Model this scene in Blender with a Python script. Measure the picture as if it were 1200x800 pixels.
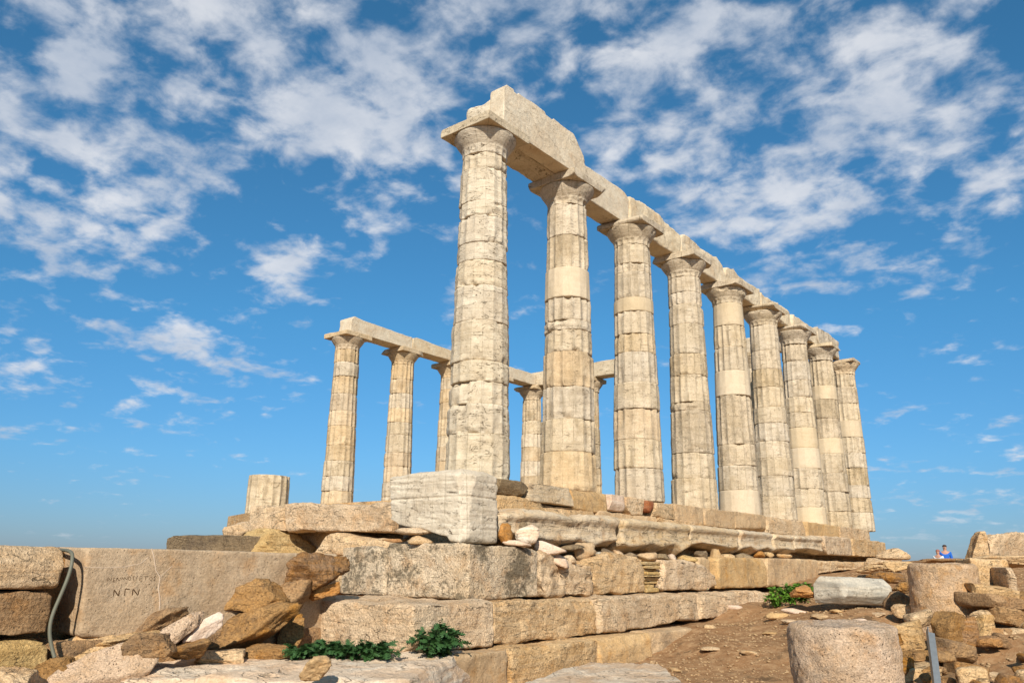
import bpy, math, random
import numpy as np
from mathutils import Vector, Matrix
from mathutils.bvhtree import BVHTree
R=math.radians
for o in list(bpy.data.objects): bpy.data.objects.remove(o)
scn=bpy.context.scene; COL=scn.collection
# ------------------------------------------------------------ camera
CX,CY,CZ,YAW,PITCH,ROLL,FOC=8.30411,-9.50019,-1.2472,0.67722,0.27242,0.01323,934.28
CAM=np.array([CX,CY,CZ])
FW=np.array([-math.sin(YAW)*math.cos(PITCH),math.cos(YAW)*math.cos(PITCH),math.sin(PITCH)])
r0=np.array([math.cos(YAW),math.sin(YAW),0.]); u0=np.cross(r0,FW)
RT=r0*math.cos(ROLL)+u0*math.sin(ROLL); UP=-r0*math.sin(ROLL)+u0*math.cos(ROLL)
cd=bpy.data.cameras.new('camera'); cam=bpy.data.objects.new('camera',cd); COL.objects.link(cam)
cd.sensor_fit='HORIZONTAL'; cd.sensor_width=36; cd.lens=FOC/1200*36; cd.clip_start=.05; cd.clip_end=60000
M=Matrix.Identity(4)
for i in range(3):
    M[i][0]=RT[i]; M[i][1]=UP[i]; M[i][2]=-FW[i]; M[i][3]=CAM[i]
cam.matrix_world=M; scn.camera=cam
def ray(x,y): return FW+RT*(x-600)/FOC-UP*(y-400)/FOC
AX={'x':0,'y':1,'z':2}
def at(x,y,ax,v):
    a=AX[ax]; d=ray(x,y); return CAM+d*((v-CAM[a])/d[a])
def at_d(x,y,d): return CAM+ray(x,y)*d
# ------------------------------------------------------------ sun and sky
SUN=np.array([1.0,-1.35,1.0]); SUN/=np.linalg.norm(SUN)
sd=bpy.data.lights.new('sun','SUN'); sd.energy=4.7; sd.angle=R(.5); sd.color=(1,.935,.84)
so=bpy.data.objects.new('sun',sd); COL.objects.link(so)
so.rotation_euler=Vector(SUN).to_track_quat('Z','Y').to_euler(); so.location=(20,-30,30)
W=bpy.data.worlds.new('World'); scn.world=W; W.use_nodes=True
nt=W.node_tree; nt.nodes.clear()
def N(t,type,**k):
    n=t.nodes.new(type)
    for a,b in k.items(): setattr(n,a,b)
    return n
def mth(t,op,a,b=None,c=None,clamp=False):
    n=N(t,'ShaderNodeMath',operation=op,use_clamp=clamp)
    for i,v in enumerate((a,b,c)):
        if v is None: continue
        if isinstance(v,(int,float)): n.inputs[i].default_value=v
        else: t.links.new(v,n.inputs[i])
    return n.outputs[0]
def vmth(t,op,a,b=None,scale=None):
    n=N(t,'ShaderNodeVectorMath',operation=op)
    for i,v in enumerate((a,b)):
        if v is None: continue
        if isinstance(v,(tuple,list,np.ndarray)): n.inputs[i].default_value=tuple(float(q) for q in v)
        else: t.links.new(v,n.inputs[i])
    if scale is not None: n.inputs['Scale'].default_value=scale
    return n
def sstep(t,v,a,b,lo=0,hi=1):
    n=N(t,'ShaderNodeMapRange',interpolation_type='SMOOTHSTEP')
    t.links.new(v,n.inputs[0]); n.inputs[1].default_value=a; n.inputs[2].default_value=b
    n.inputs[3].default_value=lo; n.inputs[4].default_value=hi
    return n.outputs[0]
sky=N(nt,'ShaderNodeTexSky',sky_type='NISHITA',sun_disc=False)
sky.sun_elevation=math.asin(SUN[2]); sky.sun_rotation=math.atan2(SUN[0],SUN[1])
sky.altitude=60; sky.air_density=1.0; sky.dust_density=.35; sky.ozone_density=3.0
SKY_STRENGTH=.112
tc=N(nt,'ShaderNodeTexCoord'); dirv=vmth(nt,'NORMALIZE',tc.outputs['Generated']).outputs[0]
sep=N(nt,'ShaderNodeSeparateXYZ'); nt.links.new(dirv,sep.inputs[0])
zc=mth(nt,'MAXIMUM',sep.outputs[2],.0); zc=mth(nt,'ADD',zc,.22)
comb=N(nt,'ShaderNodeCombineXYZ')
nt.links.new(mth(nt,'DIVIDE',sep.outputs[0],zc),comb.inputs[0]); nt.links.new(mth(nt,'DIVIDE',sep.outputs[1],zc),comb.inputs[1])
uv=comb.outputs[0]
def noise(t,vec,scale,detail=6,rough=.55,dist=0,off=None,sc=None):
    if sc is not None or off is not None:
        mp=N(t,'ShaderNodeMapping'); t.links.new(vec,mp.inputs[0])
        if sc is not None: mp.inputs['Scale'].default_value=sc
        if off is not None: mp.inputs['Location'].default_value=off
        vec=mp.outputs[0]
    n=N(t,'ShaderNodeTexNoise'); t.links.new(vec,n.inputs['Vector'])
    n.inputs['Scale'].default_value=scale; n.inputs['Detail'].default_value=detail
    n.inputs['Roughness'].default_value=rough; n.inputs['Distortion'].default_value=dist
    return n.outputs['Fac']
# cloud fields: (pixel x, pixel y, radius in px, weight): broad banks of the cloud layer
banks=[(60,60,120,.5),(200,60,120,.45),(330,30,140,.55),(290,110,130,.75),(130,150,110,.4),(60,190,120,.6),(190,215,80,.6),(110,270,70,.4),(20,250,70,.5),
 (450,60,110,.5),(560,30,110,.6),(600,90,80,.4),(470,190,60,.5),(400,180,60,.35),(520,170,60,.4),(680,25,110,.65),(760,40,70,.5),(880,30,80,.4),(760,120,60,.5),(850,100,70,.55),(930,110,90,.7),
 (1030,80,100,.75),(1120,60,90,.6),(1170,110,80,.45),(840,180,90,.6),(760,190,70,.5),(960,180,80,.5),(1060,150,60,.4),(970,248,55,.5),(880,250,55,.4),(1130,20,90,.5),
 (340,313,38,.95),(440,283,42,.9),(600,250,60,.4),(230,385,65,.62),(330,380,50,.5),(110,450,110,.58),(250,465,60,.5),(230,290,60,-.45),(120,350,60,-.35),(330,230,45,-.35),(1080,292,75,.75),(1180,300,50,.35),(900,330,60,.65),(960,345,40,.6),
 (1180,230,40,.35),(50,400,60,.3),(830,275,30,.4),(1120,585,110,.75),(560,335,60,.6),(150,250,80,.3),(700,220,50,.3)]
acc=None
for px,py,rr,w in banks:
    d=ray(px,py); d=d/np.linalg.norm(d); ang=rr/1050.; k=1.4/(ang*ang)
    dot=vmth(nt,'DOT_PRODUCT',dirv,d).outputs['Value']
    e=mth(nt,'EXPONENT',mth(nt,'MULTIPLY_ADD',dot,k,-k))
    acc=mth(nt,'MULTIPLY',e,w) if acc is None else mth(nt,'MULTIPLY_ADD',e,w,acc)
acc=mth(nt,'MINIMUM',mth(nt,'MULTIPLY',acc,.62),.90)
outside=sstep(nt,vmth(nt,'DOT_PRODUCT',dirv,FW).outputs['Value'],.75,.55,0,.45)   # the layer goes on all round
acc=mth(nt,'ADD',acc,outside)
n1=noise(nt,uv,4.6,9,.55,.2)
n2=noise(nt,uv,12,7,.56,.2,off=(3.1,7.7,0))
nn=mth(nt,'MULTIPLY_ADD',n2,.55,mth(nt,'MULTIPLY',n1,.55))
dens=mth(nt,'ADD',nn,mth(nt,'MULTIPLY',acc,.215))
a1=sstep(nt,dens,.640,.835)
horizonfade=sstep(nt,sep.outputs[2],.0,.10,.25,1)
alpha=mth(nt,'MULTIPLY',mth(nt,'MULTIPLY',a1,horizonfade),.86)
shade=sstep(nt,noise(nt,uv,4,6,.6,off=(9.3,1.2,0)),.32,.68)
cmix=N(nt,'ShaderNodeMix',data_type='RGBA'); nt.links.new(shade,cmix.inputs['Factor'])
cmix.inputs['A'].default_value=(.50,.56,.66,1); cmix.inputs['B'].default_value=(.80,.81,.84,1)
ramp=N(nt,'ShaderNodeValToRGB'); nt.links.new(sep.outputs[2],ramp.inputs[0]); el=ramp.color_ramp.elements
el[0].position=0; el[0].color=(.27,.35,.56,1); el[1].position=.12; el[1].color=(.29,.53,.71,1)
for ps,c_ in ((.28,(.29,.66,.80,1)),(.62,(.32,.76,.86,1))):
    q_=el.new(ps); q_.color=c_
skm=N(nt,'ShaderNodeMix',data_type='RGBA',blend_type='MULTIPLY'); skm.inputs['Factor'].default_value=1
nt.links.new(sky.outputs[0],skm.inputs['A']); nt.links.new(ramp.outputs[0],skm.inputs['B'])
bg=N(nt,'ShaderNodeBackground'); nt.links.new(skm.outputs['Result'],bg.inputs[0]); bg.inputs[1].default_value=SKY_STRENGTH
bg2=N(nt,'ShaderNodeBackground'); nt.links.new(cmix.outputs['Result'],bg2.inputs[0]); bg2.inputs[1].default_value=.8
ms=N(nt,'ShaderNodeMixShader'); nt.links.new(alpha,ms.inputs[0]); nt.links.new(bg.outputs[0],ms.inputs[1]); nt.links.new(bg2.outputs[0],ms.inputs[2])
wo=N(nt,'ShaderNodeOutputWorld'); nt.links.new(ms.outputs[0],wo.inputs[0])
vs=scn.view_settings; vs.view_transform='Standard'; vs.look='None'; vs.exposure=0.38; vs.gamma=1
# ------------------------------------------------------------ numpy noise
def _h(ix,iy,iz,s):
    with np.errstate(over='ignore'):
        h=(ix.astype(np.uint32)*np.uint32(374761393))^(iy.astype(np.uint32)*np.uint32(668265263))^(iz.astype(np.uint32)*np.uint32(2147483647))^np.uint32((s*1274126177)&0xffffffff)
        h=(h^(h>>np.uint32(13)))*np.uint32(1274126177); h=h^(h>>np.uint32(16)); h=h*np.uint32(2246822519); h=h^(h>>np.uint32(15))
    return h.astype(np.float64)/2147483648.-1
def vnoise(P,s=0):
    f=np.floor(P); i=f.astype(np.int64); t=P-f; t=t*t*t*(t*(t*6-15)+10)
    r=0
    for a in (0,1):
        for b in (0,1):
            for c in (0,1):
                w=(t[:,0] if a else 1-t[:,0])*(t[:,1] if b else 1-t[:,1])*(t[:,2] if c else 1-t[:,2])
                r=r+w*_h(i[:,0]+a,i[:,1]+b,i[:,2]+c,s)
    return r
def fbm(P,o=4,s=0,g=.5):
    r=0;a=1;n=0
    for k in range(o):
        r=r+a*vnoise(P*(2.03**k)+k*17.3,s+k); n+=a; a*=g
    return r/n
# ------------------------------------------------------------ objects
def make_mesh(name,V,F,mat,parent=None,smooth=True,loc=None):
    V=np.asarray(V,float)
    if loc is not None: V=V-np.asarray(loc)
    me=bpy.data.meshes.new(name)
    me.from_pydata(V.tolist(),[],F if isinstance(F,list) else F.tolist()); me.update()
    if smooth: me.shade_smooth()
    me.materials.append(mat)
    o=bpy.data.objects.new(name,me); COL.objects.link(o)
    if loc is not None: o.location=tuple(float(q) for q in loc)
    if parent is not None: o.parent=parent
    return o
def tag(o,label,cat,group=None):
    o['label']=label; o['category']=cat
    if group: o['group']=group
    o['kind']='thing'
    return o
def empty(name,loc,label,cat,group=None):
    o=bpy.data.objects.new(name,None); o.empty_display_size=.2; COL.objects.link(o); o.location=tuple(float(q) for q in loc)
    return tag(o,label,cat,group)
_seed=[11]
def nseed(): _seed[0]+=7; return _seed[0]
def axis_pts(L,res,r):
    n=max(4,int(L/res)); u=np.linspace(0,1,n+1)
    e=np.array([.15,.4,.7,1.])*min(r*1.2,L*.2)/L
    u=np.unique(np.concatenate([[0],e,u[(u>e[-1]+.2/n)&(u<1-e[-1]-.2/n)],1-e,[1]]))
    return u
def lattice(us,vs_,ws):
    nx,ny,nz=len(us)-1,len(vs_)-1,len(ws)-1
    I=-np.ones((nx+1,ny+1,nz+1),int)
    m=np.zeros_like(I,bool); m[0]=m[-1]=True; m[:,0]=m[:,-1]=True; m[:,:,0]=m[:,:,-1]=True
    idx=np.argwhere(m); I[m]=np.arange(len(idx))
    P=np.stack([us[idx[:,0]],vs_[idx[:,1]],ws[idx[:,2]]],1)
    Fs=[]
    def q(S,fl):
        a,b,c,d=S[:-1,:-1].ravel(),S[1:,:-1].ravel(),S[1:,1:].ravel(),S[:-1,1:].ravel()
        Fs.append(np.stack([a,b,c,d] if fl else [a,d,c,b],1))
    q(I[0],False); q(I[-1],True); q(I[:,0],True); q(I[:,-1],False); q(I[:,:,0],False); q(I[:,:,-1],True)
    return P,np.concatenate(Fs)
def block(name,quad,back,mat,label=None,cat='stone block',group=None,parent=None,res=.045,rough=.02,strata=0.,rnd=.045,chips=6,chipsize=.12,
          top=None,bot=None,prof=None,freq=2.2,seed=None,ends=.0):
    """quad: front face TL,TR,BR,BL ; back: vector or quad. u left-right, v front-back, w bottom-top"""
    s=nseed() if seed is None else seed; rg=np.random.RandomState(s)
    q=np.array(quad,float); b=np.array(back,float)
    bq=q+b if b.ndim==1 else b
    L=(np.linalg.norm(q[1]-q[0])+np.linalg.norm(q[2]-q[3]))/2; H=(np.linalg.norm(q[3]-q[0])+np.linalg.norm(q[2]-q[1]))/2
    D=np.linalg.norm(bq-q,axis=1).mean(); dim=np.array([L,D,H])
    r=min(rnd*1.6,dim.min()*.45)
    P,F=lattice(axis_pts(L,res,r),axis_pts(D,res*1.4,r),axis_pts(H,res,r))
    p=(P-.5)*dim; h=dim/2; S=rg.rand(3)*50
    rr=np.clip(rnd*(1+1.5*fbm(p*3.3+S,3,s)),.006,dim.min()*.48)[:,None]
    qq=np.clip(p,-h+rr,h-rr); d=p-qq; ln=np.linalg.norm(d,axis=1,keepdims=True); nd=d/np.maximum(ln,1e-9)
    p=qq+nd*np.where(ln>rr,rr,ln)
    for _ in range(chips):                                    # broken corners and edges
        c=rg.choice([-1,1],3).astype(float); n=c*rg.uniform(.3,1,3)
        if rg.rand()<.55: n[rg.randint(3)]*=.08
        n/=np.linalg.norm(n); off=np.abs(n*h).sum()-chipsize*rg.uniform(.15,1)
        ex=p@n-off+.02*fbm(p*7+S,3,s+3); p=p-np.maximum(ex,0)[:,None]*n*.92
    disp=rough*(fbm(p*freq+S,5,s,.55)*1.3-.15)+min(.010,rough*.35)*fbm(p*13+S,3,s+9,.6)
    if strata: 
        ps=p*np.array([1.1,1.1,9.]); disp=disp+strata*fbm(ps+S,4,s+5)
    p=p+nd*disp[:,None]
    uvw=p/dim+.5
    if prof is not None:
        xs,ys=zip(*prof); o=np.interp(uvw[:,2],xs,ys)*np.clip(1-uvw[:,1]*3,0,1); uvw[:,1]-=o/D
    u,v,w=uvw[:,0:1],uvw[:,1:2],uvw[:,2:3]
    if ends: u=u+ends*fbm(np.concatenate([v*D,w*H,u*0],1)*3+S,3,s)[:,None]/L*np.abs(u-.5)*2*np.sign(u-.5)
    fr=(q[0]*(1-u)+q[1]*u)*w+(q[3]*(1-u)+q[2]*u)*(1-w)
    bk=(bq[0]*(1-u)+bq[1]*u)*w+(bq[3]*(1-u)+bq[2]*u)*(1-w)
    V=fr*(1-v)+bk*v
    uu=u[:,0]; ww=np.clip(w[:,0],0,1)
    if top is not None:
        xs,ys=zip(*top); V[:,2]+=(np.interp(uu,xs,ys))*np.clip((ww-.3)/.7,0,1)
    if bot is not None:
        xs,ys=zip(*bot); V[:,2]+=(np.interp(uu,xs,ys))*np.clip((.7-ww)/.7,0,1)
    vol=np.einsum('ij,ij->i',V[F[:,0]]-V.mean(0),np.cross(V[F[:,1]]-V[F[:,0]],V[F[:,2]]-V[F[:,0]])).sum()
    if vol<0: F=F[:,::-1]
    loc=V.mean(0); loc[2]=V[:,2].min()
    if parent is not None:
        return make_mesh(name,V-np.array(parent.location),F,mat,parent)
    o=make_mesh(name,V,F,mat,None,True,loc)
    if label: tag(o,label,cat,group)
    return o
def boxq(x0,x1,y0,y1,z0,z1): return [(x1,y0,z1),(x1,y1,z1),(x1,y1,z0),(x1,y0,z0)]
def wblock(name,b,mat,label=None,**k):
    x0,x1,y0,y1,z0,z1=b; return block(name,boxq(*b),(x0-x1,0,0),mat,label,**k)
def pxq(pts,ax,v): return [at(a,b,ax,v) for a,b in pts]
def rad(t): pass
_ico={}
def ico(n):
    if n in _ico: return _ico[n]
    import bmesh
    bm=bmesh.new(); bmesh.ops.create_icosphere(bm,subdivisions=n,radius=1)
    V=np.array([v.co[:] for v in bm.verts]); F=np.array([[v.index for v in f.verts] for f in bm.faces]); bm.free()
    _ico[n]=(V,F); return _ico[n]
def rockverts(size,seed,nplanes=9,sub=4,rough=.05,strata=0,rot=(0,0,0),round_=.5):
    rg=np.random.RandomState(seed); D,F=ico(sub)
    n=rg.randn(nplanes,3); n/=np.linalg.norm(n,axis=1)[:,None]
    n=np.vstack([n,[[0,0,1],[0,0,-1]]]); off=rg.uniform(.48,.92,len(n)); off[-2:]=.85
    k=D@n.T; t=np.where(k>.05,off/np.maximum(k,.05),9)
    ts=-np.log(np.exp(-t*55).sum(1))/55                      # soft minimum: worn facets
    rr=np.minimum(ts,1.25)*(1-.0*round_)
    S=rg.rand(3)*40; P=D*rr[:,None]
    dsp=rough*(fbm(P*2.2+S,5,seed,.58)*1.9)+rough*.4*fbm(P*9+S,3,seed+7)-rough*.9*np.clip(.25-np.abs(fbm(P*1.7+S+3,3,seed+11)),0,1)
    if strata: dsp=dsp+strata*fbm(P*np.array([.8,.8,6.])+S,4,seed+2)
    P=P*(1+dsp[:,None])
    P=P*np.asarray(size)/2
    from mathutils import Euler
    E=np.array(Euler([R(a) for a in rot]).to_matrix()); return P@E.T,F
def rock(name,px,py,dist,wpx,hpx,dep,mat,label=None,cat='rock',group=None,rot=(0,0,0),seed=None,parent=None,rough=.08,strata=0,sub=5,nplanes=9,lean=0,zrot=None):
    """centre on a pixel ray at distance; width / height in px at that distance. x of the rock runs across the view"""
    s=nseed() if seed is None else seed
    c=at_d(px,py,dist); k=dist/FOC
    P,F=rockverts((wpx*k*1.06,dep,hpx*k*1.08),s,nplanes,sub,rough,strata,(rot[0],rot[1]+lean,0))
    a=math.atan2(ray(px,py)[1],ray(px,py)[0])-math.pi/2+R(rot[2])
    Rz=np.array([[math.cos(a),-math.sin(a),0],[math.sin(a),math.cos(a),0],[0,0,1]]); P=P@Rz.T
    if parent is not None: return make_mesh(name,P+c-np.array(parent.location),F,mat,parent)
    V=P+c; loc=V.mean(0); loc[2]=V[:,2].min()
    o=make_mesh(name,V,F,mat,None,True,loc)
    if label: tag(o,label,cat,group)
    return o
# ------------------------------------------------------------ materials
def stone(name,c1,c2,c3,stain=(.08,.06,.045),stain_amt=.35,stain_scale=2.2,strata=.4,pits=.3,scale=1.,bump=.6,streak=0.,rough=.88,hv=.06,veins=.3,orange=.0,th=(.51,.66),grain=1.,flutes=0.):
    m=bpy.data.materials.new(name); m.use_nodes=True; t=m.node_tree; b=t.nodes['Principled BSDF']
    b.inputs['Roughness'].default_value=rough; b.inputs['Specular IOR Level'].default_value=.25
    tc=N(t,'ShaderNodeTexCoord'); oi=N(t,'ShaderNodeObjectInfo')
    off=N(t,'ShaderNodeCombineXYZ')
    for i,k in enumerate((37.,53.,71.)): t.links.new(mth(t,'MULTIPLY',oi.outputs['Random'],k),off.inputs[i])
    vec=vmth(t,'ADD',tc.outputs['Object'],off.outputs[0]).outputs[0]
    def mix(f,a,b_,mode='MIX'):
        n=N(t,'ShaderNodeMix',data_type='RGBA',blend_type=mode)
        if isinstance(f,(int,float)): n.inputs['Factor'].default_value=f
        else: t.links.new(f,n.inputs['Factor'])
        for k,v in (('A',a),('B',b_)):
            if isinstance(v,tuple): n.inputs[k].default_value=(*v,1)
            else: t.links.new(v,n.inputs[k])
        return n.outputs['Result']
    nA=noise(t,vec,1.6*scale,8,.6,.3); nB=noise(t,vec,9*scale,8,.65,.2,off=(4,2,9)); nC=noise(t,vec,42*scale,5,.65)
    nS=noise(t,vec,2.2*scale,7,.6,.25,sc=(1,1,7.5))
    col=mix(sstep(t,nA,.35,.66),c1,c2)
    col=mix(mth(t,'MULTIPLY',sstep(t,nS,.42,.66),strata),col,c3)
    col=mix(mth(t,'MULTIPLY',sstep(t,nB,.42,.62),.35),col,mix(.5,c3,c2))
    if orange: col=mix(mth(t,'MULTIPLY',sstep(t,noise(t,vec,3.1*scale,6,.6,off=(8,8,1)),.52,.68),orange),col,(.46,.21,.055))
    sp=mth(t,'MULTIPLY',sstep(t,nC,.32,.70,1-.40*grain,1+.22*grain),1.)
    g=N(t,'ShaderNodeCombineColor'); [t.links.new(sp,g.inputs[i]) for i in range(3)]
    col=mix(.8,col,g.outputs[0],'MULTIPLY')
    st=sstep(t,mth(t,'MULTIPLY_ADD',noise(t,vec,stain_scale*4.5,8,.7,off=(1,7,3)),.45,mth(t,'MULTIPLY',noise(t,vec,stain_scale,6,.6,off=(6,1,2)),.6)),.5,.6)
    st=sstep(t,mth(t,'MULTIPLY_ADD',noise(t,vec,stain_scale*5,8,.75,off=(1,7,3)),.5,mth(t,'MULTIPLY',noise(t,vec,stain_scale*.7,5,.6,off=(6,1,2)),.55)),*th)
    col=mix(mth(t,'MULTIPLY',st,stain_amt),col,stain)
    if flutes:
        sx=N(t,'ShaderNodeSeparateXYZ'); t.links.new(tc.outputs['Object'],sx.inputs[0])
        an=mth(t,'ARCTAN2',sx.outputs[1],sx.outputs[0]); ar=mth(t,'ABSOLUTE',mth(t,'SINE',mth(t,'MULTIPLY',an,8)))
        ln_=mth(t,'MULTIPLY',sstep(t,ar,.16,.02),sstep(t,noise(t,vec,3.5,5,.6,off=(1,2,3)),.38,.55))
        col=mix(mth(t,'MULTIPLY',ln_,flutes),col,(.16,.115,.065))
    if streak:
        sk=sstep(t,noise(t,vec,1.,6,.6,.2,sc=(7,7,.9),off=(2,9,4)),.53,.72); col=mix(mth(t,'MULTIPLY',sk,streak),col,(.20,.15,.09))
        sk2=sstep(t,noise(t,vec,1.,5,.6,.3,sc=(1.6,1.6,2.6),off=(5,1,8)),.52,.66); col=mix(mth(t,'MULTIPLY',sk2,streak*.6),col,(.30,.215,.12))
    vo=N(t,'ShaderNodeTexVoronoi'); vo.inputs['Scale'].default_value=26*scale; 
    vw=vmth(t,'ADD',vec,vmth(t,'SCALE',(0,0,0)).outputs[0]).outputs[0]
    t.links.new(vec,vo.inputs['Vector'])
    pit=sstep(t,mth(t,'ADD',vo.outputs['Distance'],mth(t,'MULTIPLY',nB,.55)),.50,.32)
    col=mix(mth(t,'MULTIPLY',pit,pits),col,(.10,.065,.035))
    # fine horizontal fissures: level lines of a stretched noise
    nf=noise(t,vec,1.5*scale,4,.55,.5,sc=(1,1,4.2),off=(3,3,8)); nf2=noise(t,vec,2.1*scale,3,.5,.6,off=(13,3,5))
    l1=sstep(t,mth(t,'ABSOLUTE',mth(t,'SUBTRACT',nf,.5)),.009,.002); l2=sstep(t,mth(t,'ABSOLUTE',mth(t,'SUBTRACT',nf2,.47)),.004,.0005)
    crk=mth(t,'MULTIPLY',mth(t,'MAXIMUM',l1,mth(t,'MULTIPLY',l2,.6)),sstep(t,nB,.42,.58))
    col=mix(mth(t,'MULTIPLY',crk,veins),col,(.12,.085,.05))
    hs=N(t,'ShaderNodeHueSaturation'); t.links.new(col,hs.inputs['Color'])
    t.links.new(mth(t,'MULTIPLY_ADD',oi.outputs['Random'],hv*4,1-hv*2.),hs.inputs['Value'])
    r2=mth(t,'FRACT',mth(t,'MULTIPLY',oi.outputs['Random'],7.31)); t.links.new(mth(t,'MULTIPLY_ADD',r2,.18,.98),hs.inputs['Saturation'])
    t.links.new(hs.outputs[0],b.inputs['Base Color'])
    hgt=mth(t,'ADD',mth(t,'MULTIPLY',nB,.5),mth(t,'MULTIPLY',nC,.24*grain))
    hgt=mth(t,'MULTIPLY_ADD',nS,.45*strata+.1,hgt); hgt=mth(t,'MULTIPLY_ADD',pit,-.22*pits,hgt); hgt=mth(t,'MULTIPLY_ADD',crk,-.35*veins,hgt)
    bp=N(t,'ShaderNodeBump'); bp.inputs['Strength'].default_value=bump; bp.inputs['Distance'].default_value=.075/scale
    t.links.new(hgt,bp.inputs['Height']); t.links.new(bp.outputs[0],b.inputs['Normal'])
    return m
MAT={}
MAT['white']=stone('white_marble',(.64,.545,.405),(.56,.46,.33),(.45,.355,.24),stain_amt=.25,strata=.5,pits=.12,bump=.6,streak=.2,veins=1.,stain=(.27,.21,.14),hv=.02,grain=0.35,flutes=0.35)
MAT['cream']=stone('cream_marble',(.61,.505,.37),(.535,.43,.295),(.43,.34,.235),stain_amt=.3,strata=.4,pits=.2,bump=.55,streak=.5,veins=.75,stain=(.19,.14,.09),hv=.03,grain=0.5,flutes=0.6)
MAT['gold']=stone('golden_marble',(.61,.485,.33),(.54,.40,.25),(.46,.335,.205),stain_amt=.3,strata=.35,pits=.2,bump=.5,streak=.55,veins=.65,stain=(.19,.13,.07),hv=.04,grain=0.45,flutes=0.35)
MAT['smooth']=stone('smooth_new_marble',(.60,.48,.33),(.56,.44,.29),(.52,.41,.27),stain_amt=.1,strata=.25,pits=.05,bump=.15,streak=.2,veins=.2,hv=.03,grain=0.25,flutes=0.08)
MAT['beam']=stone('beam_marble',(.65,.55,.40),(.59,.47,.32),(.53,.38,.23),stain_amt=.25,strata=.15,pits=.2,bump=.5,streak=.05,veins=.45,hv=.02,orange=.15,stain=(.3,.23,.15),grain=0.35,flutes=0)
MAT['drum_patina']=stone('patinated_marble',(.57,.455,.315),(.50,.39,.255),(.38,.29,.185),stain_amt=.4,stain_scale=3,strata=.35,pits=.35,bump=.7,streak=.65,veins=.6,stain=(.17,.125,.075),grain=0.6,flutes=0.7)
MAT['lime']=stone('pale_limestone',(.68,.49,.30),(.60,.395,.215),(.73,.57,.385),stain_amt=.30,strata=.35,pits=.45,bump=1.,veins=.8,orange=.35,hv=.03,stain=(.17,.12,.07))
MAT['lichen']=stone('lichen_spotted_limestone',(.66,.51,.34),(.58,.42,.255),(.70,.60,.46),stain_amt=.80,stain_scale=3.2,strata=.15,pits=.8,bump=1.,veins=.6,stain=(.11,.085,.05),orange=.35,th=(.505,.60))
MAT['ochre']=stone('ochre_limestone',(.63,.43,.235),(.54,.34,.165),(.67,.50,.31),stain_amt=.35,strata=.45,pits=.4,bump=1.,veins=.8,orange=.4,hv=.03,stain=(.16,.10,.05))
MAT['sand']=stone('smooth_ochre_ashlar',(.58,.40,.22),(.51,.33,.17),(.61,.46,.30),stain_amt=.5,strata=.15,pits=.25,bump=.7,streak=.35,veins=.4,orange=.3,hv=.03,stain=(.19,.14,.09),grain=0.7,flutes=0)
MAT['pink']=stone('pinkish_tan_limestone',(.52,.385,.25),(.43,.30,.18),(.49,.37,.25),stain_amt=.35,strata=.1,pits=.5,bump=.6,veins=.2,orange=.35,hv=.01,stain=(.22,.15,.09),grain=0.6,flutes=0)
MAT['pinkdrum']=stone('pinkish_drum_limestone',(.62,.45,.31),(.54,.36,.215),(.67,.55,.42),stain_amt=.4,strata=.1,pits=.7,bump=1.2,veins=.2,orange=.4,hv=.01,stain=(.24,.19,.14),scale=1.4)
MAT['brown']=stone('brown_rock',(.42,.25,.12),(.32,.18,.08),(.50,.33,.18),stain_amt=.5,strata=.3,pits=.5,bump=1.3,veins=.3,orange=.45,hv=.05)
MAT['rust']=stone('rusty_rock',(.42,.21,.07),(.31,.15,.05),(.36,.30,.23),stain_amt=.5,strata=.3,pits=.5,bump=1.3,veins=.3,orange=.6)
MAT['yellow']=stone('yellow_layered_stone',(.66,.49,.265),(.56,.38,.18),(.48,.31,.14),stain_amt=.15,strata=.7,pits=.15,bump=1.,veins=.8,hv=.02)
MAT['grey']=stone('grey_white_marble',(.62,.55,.43),(.55,.48,.37),(.36,.33,.27),stain_amt=.25,strata=.9,pits=.15,bump=.5,veins=.7,hv=.02,grain=0.4,flutes=0)
MAT['mould']=stone('moulded_step_marble',(.66,.51,.335),(.57,.415,.25),(.52,.44,.33),stain_amt=.3,strata=.6,pits=.2,bump=.8,veins=.8,orange=.35,hv=.02,stain=(.2,.15,.09),grain=0.5,flutes=0)
MAT['grey_dark']=stone('dark_grey_stone',(.28,.205,.125),(.21,.15,.09),(.33,.24,.145),stain_amt=.5,strata=.4,pits=.5,bump=1.,veins=.5)
MAT['slab']=stone('pale_worn_slab',(.68,.52,.37),(.60,.41,.26),(.74,.64,.50),stain_amt=.08,strata=.8,pits=.12,bump=1.,veins=.6,scale=.9,grain=0.6,flutes=0)
MAT['pebble']=stone('pebbles',(.50,.33,.17),(.33,.19,.09),(.60,.45,.28),stain_amt=.4,scale=2.5,strata=.2,veins=0,stain=(.2,.12,.06))
MAT['redbrick']=stone('red_stone',(.33,.13,.06),(.26,.09,.05),(.36,.2,.12),stain_amt=.2)
MAT['palerock']=stone('pale_pink_stone',(.66,.51,.39),(.60,.41,.27),(.72,.62,.5),stain_amt=.05,strata=.3,pits=.1,bump=.6,veins=.3,grain=0.5,flutes=0)
MAT['orangerock']=stone('orange_stone',(.54,.27,.10),(.45,.21,.07),(.52,.33,.17),stain_amt=.1)
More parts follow.
